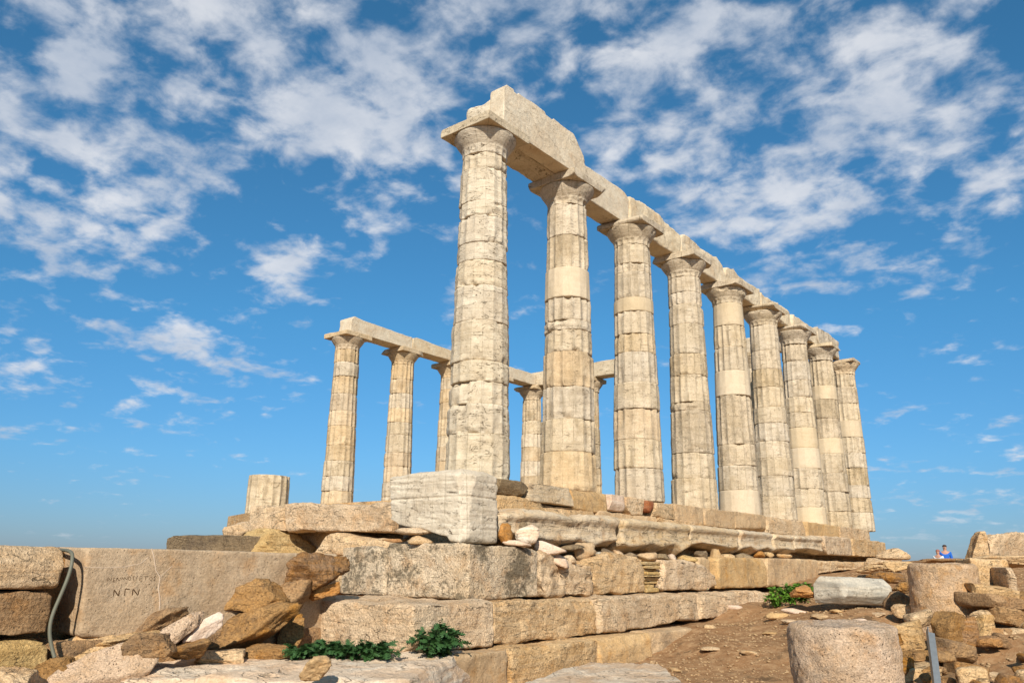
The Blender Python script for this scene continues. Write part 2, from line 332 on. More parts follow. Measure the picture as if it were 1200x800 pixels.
def plain(name,c,rough=.6,metal=0,spec=.4,var=.15,scale=8):
    m=bpy.data.materials.new(name); m.use_nodes=True; t=m.node_tree; b=t.nodes['Principled BSDF']
    b.inputs['Roughness'].default_value=rough; b.inputs['Metallic'].default_value=metal; b.inputs['Specular IOR Level'].default_value=spec
    tc=N(t,'ShaderNodeTexCoord'); n=noise(t,tc.outputs['Object'],scale,5,.6)
    mx=N(t,'ShaderNodeMix',data_type='RGBA'); t.links.new(n,mx.inputs['Factor'])
    mx.inputs['A'].default_value=(*[q*(1-var) for q in c],1); mx.inputs['B'].default_value=(*[min(1,q*(1+var)) for q in c],1)
    t.links.new(mx.outputs['Result'],b.inputs['Base Color']); return m
def groundmat():
    m=bpy.data.materials.new('dry_earth'); m.use_nodes=True; t=m.node_tree; b=t.nodes['Principled BSDF']
    b.inputs['Roughness'].default_value=.95; b.inputs['Specular IOR Level'].default_value=.1
    tc=N(t,'ShaderNodeTexCoord'); v=tc.outputs['Object']
    n1=noise(t,v,.7,6,.6); n2=noise(t,v,7,8,.7,off=(2,3,4)); n3=noise(t,v,60,4,.7)
    def mix(f,a,b_):
        n=N(t,'ShaderNodeMix',data_type='RGBA'); t.links.new(f,n.inputs['Factor'])
        for k,x in (('A',a),('B',b_)):
            if isinstance(x,tuple): n.inputs[k].default_value=(*x,1)
            else: t.links.new(x,n.inputs[k])
        return n.outputs['Result']
    c=mix(sstep(t,n1,.35,.65),(.31,.165,.073),(.24,.125,.055)); c=mix(sstep(t,n2,.40,.68),c,(.41,.25,.125))
    c=mix(sstep(t,n3,.55,.75),c,(.48,.33,.19)); c=mix(sstep(t,noise(t,v,2.5,7,.7,off=(9,9,9)),.54,.68),c,(.15,.09,.045))
    t.links.new(c,b.inputs['Base Color'])
    h=mth(t,'ADD',mth(t,'MULTIPLY',n2,.6),mth(t,'MULTIPLY',n3,.25)); bp=N(t,'ShaderNodeBump'); bp.inputs['Strength'].default_value=.9; bp.inputs['Distance'].default_value=.05
    t.links.new(h,bp.inputs['Height']); t.links.new(bp.outputs[0],b.inputs['Normal']); return m
MAT['earth']=groundmat()
# ------------------------------------------------------------ ground and sea
GP=np.array([(8.3,-9.5,-2.85),(5.97,-2.0,-2.72),(4.5,-1,-2.72),(4.3,.5,-2.68),(2.2,.6,-2.72),(3,-3,-2.85),(1.5,-4.5,-2.6),(.6,-5.5,-2.45),(.6,-3.5,-2.35),(2.4,1.6,-2.6),(2.88,2.6,-2.3),(3.4,.9,-2.62),
 (1.9,4.3,-2.2),(2.3,6.3,-1.93),(4.1,4.8,-1.95),(3.3,7.5,-1.75),(5.0,3.5,-2.15),(5.7,3.3,-2.18),(6.1,1.6,-2.45),(6.4,-.3,-2.7),(6.9,.4,-2.4),(8.5,1,-2.3),(6.2,4.9,-1.7),(6.4,3.1,-1.95),(5.2,7,-1.6),(5,10,-1.3),(3,11,-1.5),
 (4.3,4.6,-1.83),(3.5,5.8,-1.80),(7.5,6,-1.35),(2.2,13,-1.35),(2.5,17,-1.12),(5,15,-1.05),(2,22,-.98),(1.4,25,-.90),(4,22,-.88),(8,22,-.8),(10,12,-1.0),(10,5,-1.4),(0,33,-1.9),(4,36,-1.9),(-3,30,-1.9),(10,34,-1.7),(-3,-6,-2.3),(-8,-3,-2.2),(-6,-8,-2.6),(-14,2,-2.6),(0,-8,-2.7),
 (-15,-6,-3.4),(-20,12,-3.2),(-16,25,-2.8),(15,-12,-2.9),(16,0,-2.3),(0,-20,-3.2),(12,-25,-3.2),(-20,-20,-5),(25,15,-2.2),(30,-15,-3.5),(6,50,-4),(-12,45,-4),(28,40,-4)])
def ground_h(x,y):
    x=np.asarray(x,float); y=np.asarray(y,float); sh=x.shape; x=x.ravel(); y=y.ravel()
    out=np.empty(len(x))
    for i in range(0,len(x),20000):
        X=x[i:i+20000,None]; Y=y[i:i+20000,None]
        d2=(X-GP[None,:,0])**2+(Y-GP[None,:,1])**2+.25; w=d2**-1.7
        out[i:i+20000]=(w*GP[None,:,2]).sum(1)/w.sum(1)
    rr=np.hypot(x-0,y-8); k=np.clip((rr-42)/90,0,1); out=out-(k*k*(3-2*k))*62
    return out.reshape(sh)
def gaxis(lo,a,b,hi,st):
    c=np.arange(a,b,st); l=[];s=st;v=a
    while v>lo: s*=1.18; v-=s; l.append(v)
    r=[];s=st;v=c[-1]
    while v<hi: s*=1.18; v+=s; r.append(v)
    return np.array(l[::-1]+list(c)+r)
gx=gaxis(-420,.2,10,420,.085); gy=gaxis(-420,-4,13,420,.085)
X,Y=np.meshgrid(gx,gy,indexing='ij'); Z=ground_h(X,Y)
P3=np.stack([X.ravel(),Y.ravel(),np.zeros(X.size)],1)
Z=Z+ (.05*fbm(P3*.9,4,3)+.028*fbm(P3*4.5,4,9)).reshape(X.shape)
nx,ny=X.shape; I=np.arange(nx*ny).reshape(nx,ny)
F=np.stack([I[:-1,:-1].ravel(),I[1:,:-1].ravel(),I[1:,1:].ravel(),I[:-1,1:].ravel()],1)
g=make_mesh('ground',np.stack([X.ravel(),Y.ravel(),Z.ravel()],1),F,MAT['earth']); g['kind']='structure'
from functools import lru_cache
def gz(x,y): return float(ground_h(np.array([x]),np.array([y]))[0])
mw=bpy.data.materials.new('sea_water'); mw.use_nodes=True; b=mw.node_tree.nodes['Principled BSDF']
b.inputs['Base Color'].default_value=(.02,.07,.14,1); b.inputs['Roughness'].default_value=.25
sea=make_mesh('sea',[(-30000,-30000,-60),(30000,-30000,-60),(30000,30000,-60),(-30000,30000,-60)],[[0,1,2,3]],mw,smooth=False); sea['kind']='structure'
# ------------------------------------------------------------ temple core (platform under the columns)
V=[]; poly=[(.28,-.2),(-4.6,-.2),(-8.95,1.35),(-12.7,3.7),(-12.7,19.6),(.28,19.6)]
for z in (-3.2,-.24): V+= [(x,y,z) for x,y in poly]
n=len(poly); F=[[i,(i+1)%n,(i+1)%n+n,i+n] for i in range(n)]+[list(range(n,2*n)),list(range(n))[::-1]]
F=[f[::-1] if k<n else f for k,f in enumerate(F)]
pl=make_mesh('platform_core',V,F,MAT['ochre'],smooth=False); pl['kind']='structure'
# ------------------------------------------------------------ columns
SP=2.522
def radius(t): return .523-.130*t-.010*t*t+.010*t      # t=0..1 over shaft height
SH=5.53
def drum(parent,z0,z1,rs,mat,flute=.016,seed=0,rough=.008,zoff=0.,top_flat=True,chip=1.,NA=128,dx=(0,0),sc=1.):
    rg=np.random.RandomState(seed); H=z1-z0; nz=max(6,int(H/.035))
    zs=np.concatenate([[0,.006,.014,.028],np.linspace(.045,H-.045,nz),[H-.028,H-.014,H-.006,H]])
    th=np.linspace(0,2*math.pi,NA,endpoint=False)
    T,Zz=np.meshgrid(th,zs); S=rg.rand(3)*60
    r=radius((z0+Zz)/SH)*rs
    mod=np.clip(.75+.9*vnoise(np.stack([np.cos(T).ravel()*1.7,np.sin(T).ravel()*1.7,Zz.ravel()*2.5],1)+S,seed).reshape(T.shape),.15,1.3)
    r=r-flute*1.5*np.clip(mod,.4,1.2)*np.abs(np.sin(8*T))**.8
    Pn=np.stack([(np.cos(T)*r).ravel(),(np.sin(T)*r).ravel(),Zz.ravel()],1)
    e=np.minimum(Zz,H-Zz)
    edge=np.clip(1-e/.018,0,1)**2*.011
    cn=fbm(Pn*np.array([3.,3.,3.])+S,4,seed+1).reshape(T.shape)
    chipm=np.clip(cn-.18,0,1)*np.clip(1-e/(.10),0,1)*.20*chip
    r=r-edge-chipm
    r=r+rough*1.5*fbm(Pn*np.array([2.5,2.5,5.])+S,5,seed+4).reshape(T.shape)+.006*chip*fbm(Pn*np.array([1.2,1.2,16.])+S,3,seed+6).reshape(T.shape)
    V=np.stack([np.cos(T)*r+dx[0],np.sin(T)*r+dx[1],z0+Zz+zoff],2).reshape(-1,3)
    for _ in range(rg.randint(0,3)):                     # broken faces
        a=rg.uniform(0,2*math.pi); tl=rg.uniform(-.7,.7); nn=np.array([math.cos(a),math.sin(a),tl]); nn/=np.linalg.norm(nn)
        rm=radius((z0+H/2)/SH)*rs; off=rm*math.hypot(nn[0],nn[1])+abs(nn[2])*H/2-rg.uniform(.01,.05)*chip
        ex=(V-np.array([dx[0],dx[1],z0+zoff+H/2]))@nn-off; V=V-np.maximum(ex,0)[:,None]*nn*.9
    nr=len(zs); I=np.arange(nr*NA).reshape(nr,NA); J=np.roll(I,-1,axis=1)
    F=np.stack([I[:-1].ravel(),J[:-1].ravel(),J[1:].ravel(),I[1:].ravel()],1).tolist()
    V=np.vstack([V,[[dx[0],dx[1],z0+zoff],[dx[0],dx[1],z1+zoff]]]); c0=len(V)-2
    F+=[[c0,J[0,k],I[0,k]] for k in range(NA)]+[[c0+1,I[-1,k],J[-1,k]] for k in range(NA)]
    return make_mesh('drum',V,F,mat,parent)
def capital(parent,mat,seed,zoff=0,broken=.05,chips=4,abr=.008,a=.56,flute=.018):
    rg=np.random.RandomState(seed); NA=128
    pr=[(SH,.392),(SH+.006,.398),(SH+.10,.402),(SH+.15,.412),(SH+.17,.424),(SH+.20,.446),(SH+.25,.480),(SH+.30,.512),(SH+.34,.536),(SH+.37,.550),(SH+.388,.552),(SH+.398,.545)]
    th=np.linspace(0,2*math.pi,NA,endpoint=False); V=[]
    zz=np.array([p[0] for p in pr]); r_=np.array([p[1] for p in pr])
    z2=np.sort(np.unique(np.concatenate([zz,np.linspace(zz[0],zz[-1],70)]))); r2=np.interp(z2,zz,r_)
    T,Zz=np.meshgrid(th,z2); r=np.repeat(r2[:,None],NA,1)
    fl=np.clip((SH+.15-Zz)/.03,0,1); scal=np.clip((SH+.085+.05*np.abs(np.sin(8*T))**.6-Zz)/.05,0,1)
    r=r-flute*.8*scal*np.abs(np.sin(8*T))**.8-.004
    S=rg.rand(3)*50; Pn=np.stack([(np.cos(T)*r).ravel(),(np.sin(T)*r).ravel(),Zz.ravel()],1)
    r=r+.012*fbm(Pn*3+S,5,seed).reshape(T.shape)-np.clip(fbm(Pn*2.2+S+9,4,seed+2).reshape(T.shape)-.3,0,1)*broken*2.2
    V=np.stack([np.cos(T)*r,np.sin(T)*r,Zz+zoff],2).reshape(-1,3); nr=len(z2)
    I=np.arange(nr*NA).reshape(nr,NA); J=np.roll(I,-1,axis=1)
    F=np.stack([I[:-1].ravel(),J[:-1].ravel(),J[1:].ravel(),I[1:].ravel()],1).tolist()
    F+=[[int(k) for k in I[-1]],[int(k) for k in I[0][::-1]]]
    cap=make_mesh('capital',V,F,mat,parent)
    z0,z1=SH+.40+zoff,SH+.555+zoff
    ab=block('abacus',boxq(-a,a,-a,a,z0,z1),(-2*a,0,0),mat,parent=None,res=.05,rough=abr,rnd=.012,chips=chips,chipsize=.05+broken*1.0,seed=seed+5)
    me=ab.data; L=np.array(ab.location)
    for v in me.vertices: v.co=Vector(np.array(v.co)+L)
    ab.location=(0,0,0); ab.parent=cap
    return cap
def column(x,y,label,joints,mats,seed,flute=.016,zoff=0.,group='temple columns',capmat=None,broken=.05,chips=4,a=.56,chip=.8,cap=True,rough=.006,rot=0,sc=1.):
    flute=max(flute,.0) if flute!=.016 else .027
    e=empty('doric_column',(x,y,zoff),label,'column',group); e.rotation_euler.z=rot
    rg=np.random.RandomState(seed); js=[0.]+list(joints)+([SH] if cap else [])
    for k in range(len(js)-1):
        m=mats[k%len(mats)] if k>=len(mats) else mats[k]
        drum(e,js[k],js[k+1],(1+rg.uniform(-.022,.015))*sc,MAT[m],flute=flute*rg.uniform(.35,1.25)*(0.25 if m=='smooth' else 1),seed=seed*31+k,chip=(.25 if m=='smooth' else chip*rg.uniform(.6,1.4)),dx=(rg.uniform(-.008,.008),rg.uniform(-.008,.008)),rough=(.003 if m=='smooth' else rough))
    if cap: capital(e,MAT[capmat or 'cream'],seed+100,0,broken,chips,a=a,flute=flute+.004)
    return e
def jz(ys,cx,cy,px):
    out=[]
    for y in ys:
        d=ray(px,y); dist=math.hypot(cx-CX,cy-CY)-.44; t=dist/math.hypot(d[0],d[1]); out.append(CZ+d[2]*t)
    return sorted(z for z in out if .12<z<SH-.05)
def rj(seed,lo=.42,hi=.66):
    rg=np.random.RandomState(seed); z=0;o=[]
    while True:
        z+=rg.uniform(lo,hi)
        if z>SH-.3: break
        o.append(z)
    return o
def rm(seed,opts,n=14):
    rg=np.random.RandomState(seed); return [opts[rg.randint(len(opts))] for _ in range(n)]
J0=jz([507.5,472.5,446,421.8,374.5,332.5,303,282,250,232.6,193],0,0,560)
J1=jz([528.7,490,451.5,411,385,373,346.5,311.5,273],0,SP,667)
J2=jz([548,514,478,447,411,389,363,347,316,306],0,2*SP,745)
J3=jz([560,530,480,470,438,413,378,354,340],0,3*SP,805)
J4=jz([574,545,520,462,433,405,379],0,4*SP,858)
column(0,0,'nearest column, whitest and tallest-looking, under the high end of the long beam',J0,['white']*14,5,flute=.018,capmat='white',broken=.03,chips=3,chip=1.2,rough=.010)
column(0,SP,'second column of the near row, golden with one smooth replaced drum',J1,['gold','cream','cream','gold','cream','cream','cream','smooth','cream','cream'],6,flute=.026,broken=.06,chips=6,chip=1.)
column(0,2*SP,'third column of the near row counted from the white corner column',J2,['cream','cream','gold','cream','cream','drum_patina','cream','smooth','cream','cream'],7,broken=.06,chips=6)
column(0,3*SP,'fourth column of the near row counted from the white corner column',J3,['cream','cream','drum_patina','drum_patina','cream','drum_patina','cream','cream'],8,broken=.08,chips=8)
column(0,4*SP,'fifth column of the near row counted from the white corner column',J4,['smooth','cream','drum_patina','drum_patina','smooth','cream','cream'],9,broken=.08,chips=7)
nm=['sixth','seventh','eighth']
for k in (5,6,7):
    column(0,k*SP,nm[k-5]+' column of the near row counted from the white corner column',rj(20+k),rm(30+k,['cream','cream','smooth','drum_patina','cream']),10+k,broken=.09,chips=8)
column(0,8*SP,'last column of the near row, its capital bearing no beam',rj(29),rm(38,['cream','cream','smooth','drum_patina']),22,broken=.06,chips=6,a=.5,capmat='gold')
NX,NY,NZ=-11.9,6.95,-.08
nl=['leftmost column of the far row, standing free at its outer corner','second column of the far row from the left','third column of the far row, half hidden by the white corner column',
    'fourth column of the far row, hidden behind the white corner column','fifth column of the far row, beside the cross beam and second near column']
for k in range(5):
    column(NX,NY+k*SP,nl[k],rj(50+k,.4,.62),rm(60+k,['gold','gold','cream','gold']) if k<3 else rm(60+k,['cream','gold','drum_patina']),40+k,flute=.032,zoff=NZ,capmat='gold',broken=.03 if k!=1 else .12,chips=2 if k==0 else 6,chip=.6,group='temple columns')
column(-9.02,17.1,'inner porch column under the cross beam, mostly behind the second near column',rj(70),rm(71,['drum_patina','gold']),72,flute=.02,zoff=NZ,capmat='gold',a=.5,sc=.9)
column(-2.15,17.2,'inner porch column glimpsed between the fifth and sixth near columns',rj(74),rm(75,['drum_patina','cream']),76,flute=.02,zoff=NZ,capmat='drum_patina')
stub=at_d(311,612,19.6); 
e=empty('column_stump',(stub[0],stub[1],-.26),'short fluted column stump standing at the left end of the platform','column stump')
dd=drum(e,0,1.05,1.0,MAT['cream'],flute=.035,seed=901,chip=.7)
# ------------------------------------------------------------ beams (architrave)
Z0=SH+.558
def beam(b,mat,label,top=None,grp='beam blocks of the near row',**k):
    return wblock('architrave_block',b,MAT[mat],label,cat='beam block',group=grp,top=top,**k)
beam((.10,.43,-.02,2.62,Z0,6.93),'beam','tall outer beam block on the white corner column, highest stone of the ruin',top=[(0,-.07),(.03,0),(.10,.01),(.105,-.035),(.15,-.035),(.155,.01),(.30,.03),(.46,.02),(.465,-.03),(.56,-.03),(.565,.015),(.7,.0),(.82,.0),(.85,-.06),(1,-.48)],rough=.012,rnd=.014,chips=5,chipsize=.08,res=.02)
oo=bpy.context.scene.objects
beam((-.50,.09,.0,2.50,Z0,6.80),'white','broken-topped inner beam block behind the tall outer one on the corner column',top=[(0,-.05),(.08,0),(.2,.0),(.4,-.1),(1,-.1)],rough=.035,rnd=.09,chips=3,chipsize=.12)
yb=[2.54,4.98,7.5,10.1,12.6,15.1,17.6,20.1]
tops=[[(0,-.02),(.35,.0),(.8,.02),(.93,-.02),(1,-.10)],[(0,-.08),(.2,0),(.5,.02),(.8,-.12),(1,-.10)],[(0,-.12),(.1,.0),(.3,.0),(.55,-.08),(.8,-.03),(1,-.12)],[(0,-.1),(.25,0),(.4,-.1),(.8,-.1),(1,-.05)],[(0,-.04),(.3,-.16),(.6,-.05),(1,-.14)],[(0,-.12),(.3,-.06),(1,-.12)],[(0,.0),(.5,.04),(1,-.05)]]
bl=['beam block between second and third near columns, smooth with a worn rounded end','beam block between third and fourth near columns','beam block between fourth and fifth near columns','beam block between fifth and sixth near columns','beam block between sixth and seventh near columns','beam block between seventh and eighth near columns','last beam block of the near row, with upright notches']
hts=[6.84,6.90,6.84,6.80,6.76,6.74,6.80]
for k in range(7):
    beam((-.50,.0 if k<6 else .02,yb[k]+.012,yb[k+1]-.012,Z0,hts[k]),'beam' if k!=6 else 'cream',bl[k],top=tops[k],rough=.014 if k==0 else .045,rnd=.02 if k==0 else .05,chips=4 if k==0 else 9,chipsize=.10 if k==0 else .16)
# wedge of the outer course left on the last block: triglyph-like uprights
for y0,lab in ((17.9,'upright stone nub on the last beam block, nearer one'),(18.75,'upright stone nub on the last beam block, farther one')):
    pass
zN=Z0+NZ
ny=[NY-.30,NY+SP,NY+2*SP,NY+3*SP,NY+4*SP-.3]
nlab=['leftmost beam block of the far row, with a smooth squared end','second beam block of the far row from the left','third beam block of the far row, seen left of the corner column','fourth beam block of the far row, chipped underneath near the cross beam']
ntop=[[(0,-.06),(.05,.02),(.12,0),(.2,-.03),(.6,-.06),(.9,-.10),(1,-.08)],[(0,.0),(.1,.0),(.5,-.06),(.95,-.1),(1,-.16)],[(0,-.06),(.5,0),(1,-.05)],[(0,0),(.4,-.02),(.45,0),(1,0)]]
for k in range(4):
    wblock('architrave_block',(NX-.15,NX+.45,ny[k]+.01,ny[k+1]-.01,zN,6.57-.04*(k>0)+NZ*.5),MAT['beam'],nlab[k],cat='beam block',group='beam blocks of the far row',top=ntop[k],rough=.015,rnd=.02,chips=5,chipsize=.09)
wblock('architrave_block',(NX-.15,-6.65,16.75,17.35,zN-.0,6.60),MAT['white'],'pale cross beam running from the far row toward the near one',cat='beam block',rough=.012,rnd=.02,chips=4)
wblock('architrave_block',(-2.5,-1.2,16.95,17.5,zN,6.62),MAT['cream'],'short stone left on the porch capital between fifth and sixth near columns',cat='beam block',chips=6)
# ------------------------------------------------------------ stylobate course (top step), front x=.62
def pxblock(name,x0,x1,yt,yb_,X,depth,mat,label,**k):
    """block whose +X face lies on plane x=X, spanning pixel columns x0..x1; yt/yb_: pixel rows at both ends"""
    q=pxq([(x0,yt[0]),(x1,yt[1]),(x1,yb_[1]),(x0,yb_[0])],'x',X)
    zt=(q[0][2]+q[1][2])/2; zb=(q[2][2]+q[3][2])/2
    return block(name,q,(-depth,0,0),MAT[mat],label,**k)
def course(name,X,zt,zb,cuts,depth,mats,labels,group,gap=.008,**k):
    out=[]
    for i in range(len(cuts)-1):
        y0,y1=cuts[i]+gap,cuts[i+1]-gap
        kk={a:(b[i] if isinstance(b,list) and len(b)==len(cuts)-1 and a in('top','bot','rough','chips','chipsize','dx') else b) for a,b in k.items()}
        dx=kk.pop('dx',0) if 'dx' in kk else 0
        ztt=zt[i] if isinstance(zt,list) else zt; zbb=zb[i] if isinstance(zb,list) else zb
        out.append(wblock(name,(X-depth,X+dx,y0,y1,zbb,ztt),MAT[mats[i]],labels[i],group=group,**kk))
    return out
def ypx(px,X,z=-.2):
    # y on plane x=X seen in pixel column px at height z
    lo,hi=-9.,60.
    for _ in range(60):
        m=(lo+hi)/2; d=np.array([X,m,z])-CAM; c=600+FOC*(d@RT)/(d@FW)
        if (d@FW)<=0 or c<px: lo=m
        else: hi=m
    return (lo+hi)/2
sc_px=[583,619,673,717,735,757,769,792,826,862,900,945,985,1022]
sc=[ypx(p,.62) for p in sc_px]
smat=['grey_dark','mould','sand','palerock','lime','redbrick','lime','sand','sand','sand','lime','sand','lime']
slab=['dark grey-brown stone with rounded top just right of the big white block, top step','cream stone with jagged lower edge under the second near column','smooth brown squared stone in the top step, right of the jagged cream stone','small pale broken stone in the top step, right of the smooth brown one',
 'cracked tan stone in the top step, left of the dark red stone','small dark red stone in the top step below the third near column','rough tan stone in the top step, right of the dark red stone','ochre top-step stone below the fourth near column','ochre top-step stone right of the fourth near column',
 'ochre top-step stone below the fifth near column','pale worn top-step stone below the sixth near column','ochre top-step stone below the seventh near column','low pale top-step stone below the last two near columns']
course('step_block',.62,[-.01,0,0,0,-.01,-.03,-.04,-.01,-.01,0,0,-.01,0],[-.24,-.30,-.36,-.30,-.33,-.24,-.34,-.4,-.4,-.4,-.42,-.42,-.42],sc,1.15,smat,slab,'top step stones',rough=.018,rnd=.025,chips=7,chipsize=.12,
   dx=[.02,.0,-.03,.0,-.02,-.03,.0,-.02,-.01,0,-.02,0,-.01])
pc=[ypx(p,.60,-.35) for p in (583,640,700,770,826)]
course('packing_stone',.60,[-.25,-.31,-.31,-.33],-.52,pc,.8,['ochre','ochre','sand','ochre'],['thin ochre stone under the dark grey-brown top-step stone','thin ochre stone under the jagged cream top-step stone','flat tan stone under the smooth brown top-step stone','flat ochre stone under the dark red top-step stone'],'thin packing under the top step',rough=.04,rnd=.03,chips=6,strata=.03)
# ------------------------------------------------------------ moulded middle step x=1.0
PR=[(0,-.22),(.12,-.10),(.2,-.01),(.3,-.02),(.36,-.045),(.7,-.045),(.76,.0),(.86,.025),(.95,-.02),(1,-.06)]
mc=[ypx(p,1.0,-.7) for p in (583,731,811,868,908,932,966)]
ml=['long broken moulded step block right of the big white block, with scratched marks','second moulded step block from the left, over small wedge stones','third moulded step block from the left, with a wavy underside','fourth moulded step block from the left','short fifth moulded step block from the left','last moulded step block, crumbling at its right end']
mb=[[(0,.16),(.25,.08),(.45,.02),(.6,.08),(.75,-.02),(.85,.08),(1,.12)],[(0,.0),(.12,-.02),(.4,.08),(.55,.02),(.75,.10),(.85,-.06),(1,.08)],[(0,.08),(.2,.14),(.5,.1),(.8,.02),(1,.05)],[(0,.0),(.3,.07),(.5,-.02),(.8,.08),(1,0)],[(0,.0),(.5,.06),(1,.02)],[(0,.08),(.5,.12),(1,.04)]]
mt=[[(0,-.10),(.2,-.02),(.4,-.01),(.55,-.06),(.7,.0),(1,0)],[(0,0),(1,0)],[(0,0),(1,0)],[(0,0),(1,0)],[(0,0),(1,-.03)],[(0,.0),(1,.02)]]
MB=course('step_block',1.0,-.44,[-1.02,-1.02,-.98,-.95,-.93,-.93],mc,1.1,['mould']*6,ml,'moulded step blocks',rough=[.045,.02,.015,.015,.02,.05],rnd=.035,chips=[10,6,5,5,5,10],chipsize=.16,bot=mb,top=mt,prof=PR,res=.035,strata=.012,gap=.022)
fc=[ypx(p,1.02,-.7) for p in (968,1000,1040)]
course('step_block',1.0,-.38,-.88,fc,1.1,['lime','lime'],['pale squared block ending the middle step, its left half','pale squared block ending the middle step, its right half'],'end blocks of the steps',rough=.03,rnd=.03,chips=7)
wblock('step_block',(.2,1.05,ypx(1040,1.05,-.6),ypx(1056,1.05,-.6),-1.2,-.70),MAT['lime'],'small low block at the far right end of the steps',cat='stone block',rough=.03,chips=6)
# ------------------------------------------------------------ course 1 x=1.25
c1=[ypx(p,1.25,-1.3) for p in (632,697,759,777,843,960,1048)]
wblock('foundation_block',(-.28,1.25,-1.55,c1[0],-1.69,-.985),MAT['lichen'],'large lichen-blotched corner block carrying the big white block',cat='stone block',rough=.03,rnd=.03,chips=4,chipsize=.10,res=.026,top=[(0,0),(.8,-.02),(1,-.04)],seed=503)
wblock('foundation_block',(-1.30,-.30,-1.53,-.5,-1.70,-1.03),MAT['lichen'],'rounded left end block of the corner course, beside the rusty rock',cat='stone block',rough=.035,rnd=.045,chips=4,chipsize=.12,res=.028,seed=512)
G='blocks of the upper foundation course'
wblock('foundation_block',(.2,1.24,c1[0]+.01,c1[1],-1.69,-1.10),MAT['lime'],'honeycombed rough block right of the lichen-blotched corner block',cat='stone block',group=G,rough=.075,rnd=.05,chips=8,chipsize=.18,res=.03,strata=.04,top=[(0,.06),(.3,.02),(.6,-.08),(1,-.16)],freq=3.5)
wblock('foundation_block',(.2,1.22,c1[1]+.01,c1[2],-1.69,-1.10),MAT['lime'],'rough pale block left of the thin stacked slivers',cat='stone block',group=G,rough=.05,rnd=.06,chips=8,chipsize=.16,res=.03,top=[(0,-.02),(.3,.06),(1,0)])
wblock('foundation_block',(.2,1.24,c1[3]+.02,c1[4]-.15,-1.68,-1.14),MAT['lime'],'pale block with tapering right end between slivers and dark gap',cat='stone block',group=G,rough=.03,rnd=.05,chips=6,chipsize=.2,res=.035,strata=.02,top=[(0,.02),(.6,-.02),(1,-.1)],bot=[(0,.02),(.8,0),(1,.08)],ends=.08)
wblock('foundation_block',(.2,1.10,c1[4]-.62,c1[4]-.03,-1.62,-1.06),MAT['sand'],'tan block set back beside the dark gap in the upper foundation course',cat='stone block',group=G,rough=.03,chips=6)
wblock('foundation_block',(.2,1.24,c1[4],c1[4]+(c1[5]-c1[4])*.42,-1.66,-1.05),MAT['sand'],'smooth ochre block with dark streaks, right of the dark gap',cat='stone block',group=G,rough=.02,rnd=.04,chips=5,chipsize=.14)
wblock('foundation_block',(.2,1.24,c1[4]+(c1[5]-c1[4])*.42,c1[5],-1.66,-1.03),MAT['sand'],'smooth ochre block behind the bright green bush',cat='stone block',group=G,rough=.02,rnd=.05,chips=6,chipsize=.16)
wblock('foundation_block',(.1,1.15,c1[5]+.02,c1[6],-1.5,-1.06),MAT['lime'],'thin pale foundation block behind the white marble fragment',cat='stone block',group=G,rough=.05,rnd=.05,chips=8,chipsize=.2,strata=.03,bot=[(0,.1),(.3,.22),(1,.24)])
# thin stacked slivers
rg=np.random.RandomState(4); k=0
sl=empty('sliver_stack',(1.1,(c1[2]+c1[3])/2,-1.68),'stack of thin yellow stone slivers filling a slot in the wall','stone stack')
z=-1.68
while z<-1.18:
    h=rg.uniform(.035,.07); a_,b_=c1[2]+.01+rg.uniform(0,.08),c1[3]-rg.uniform(-.12,.06)
    x1=1.16+rg.uniform(-.04,.06); q=boxq(.6,x1,a_,b_,z,z+h)
    block('sliver',q,(.6-x1,0,0),MAT['yellow'],parent=sl,res=.05,rough=.012,rnd=.012,chips=5,chipsize=.06); z+=h+.004
# ------------------------------------------------------------ small stones wedged under the moulded step
wd=[(683,646,24,22,'sand'),(699,650,10,8,'grey'),(710,649,15,14,'grey_dark'),(722,649,14,16,'lime'),(739,652,20,11,'grey_dark'),(757,652,22,11,'sand'),(774,653,18,10,'grey_dark'),(788,654,12,11,'palerock'),(808,655,22,12,'yellow'),(823,651,16,12,'grey_dark'),(838,652,13,20,'sand'),
    (853,654,18,11,'ochre'),(872,652,18,10,'grey_dark'),(890,650,12,9,'orangerock'),(902,650,14,7,'ochre'),(918,651,18,6,'lime')]
on=['first','second','third','fourth','fifth','sixth','seventh','eighth','ninth','tenth','eleventh','twelfth','thirteenth','fourteenth','fifteenth','sixteenth']
cn={'sand':'tan','grey':'pale grey','grey_dark':'dark','lime':'pale','palerock':'pinkish','yellow':'yellowish','ochre':'ochre','orangerock':'orange'}
for i,(a,b_,w,h,m) in enumerate(wd):
    D=at(a,b_,'x',.98); dist=(D-CAM)@FW
    rock('wedge_stone',a,b_,dist,w,h,.35,MAT[m],'%s wedge stone under the moulded step, %s from the left'%(cn[m],on[i]),cat='small stone',group='wedge stones under the moulded step',sub=3)
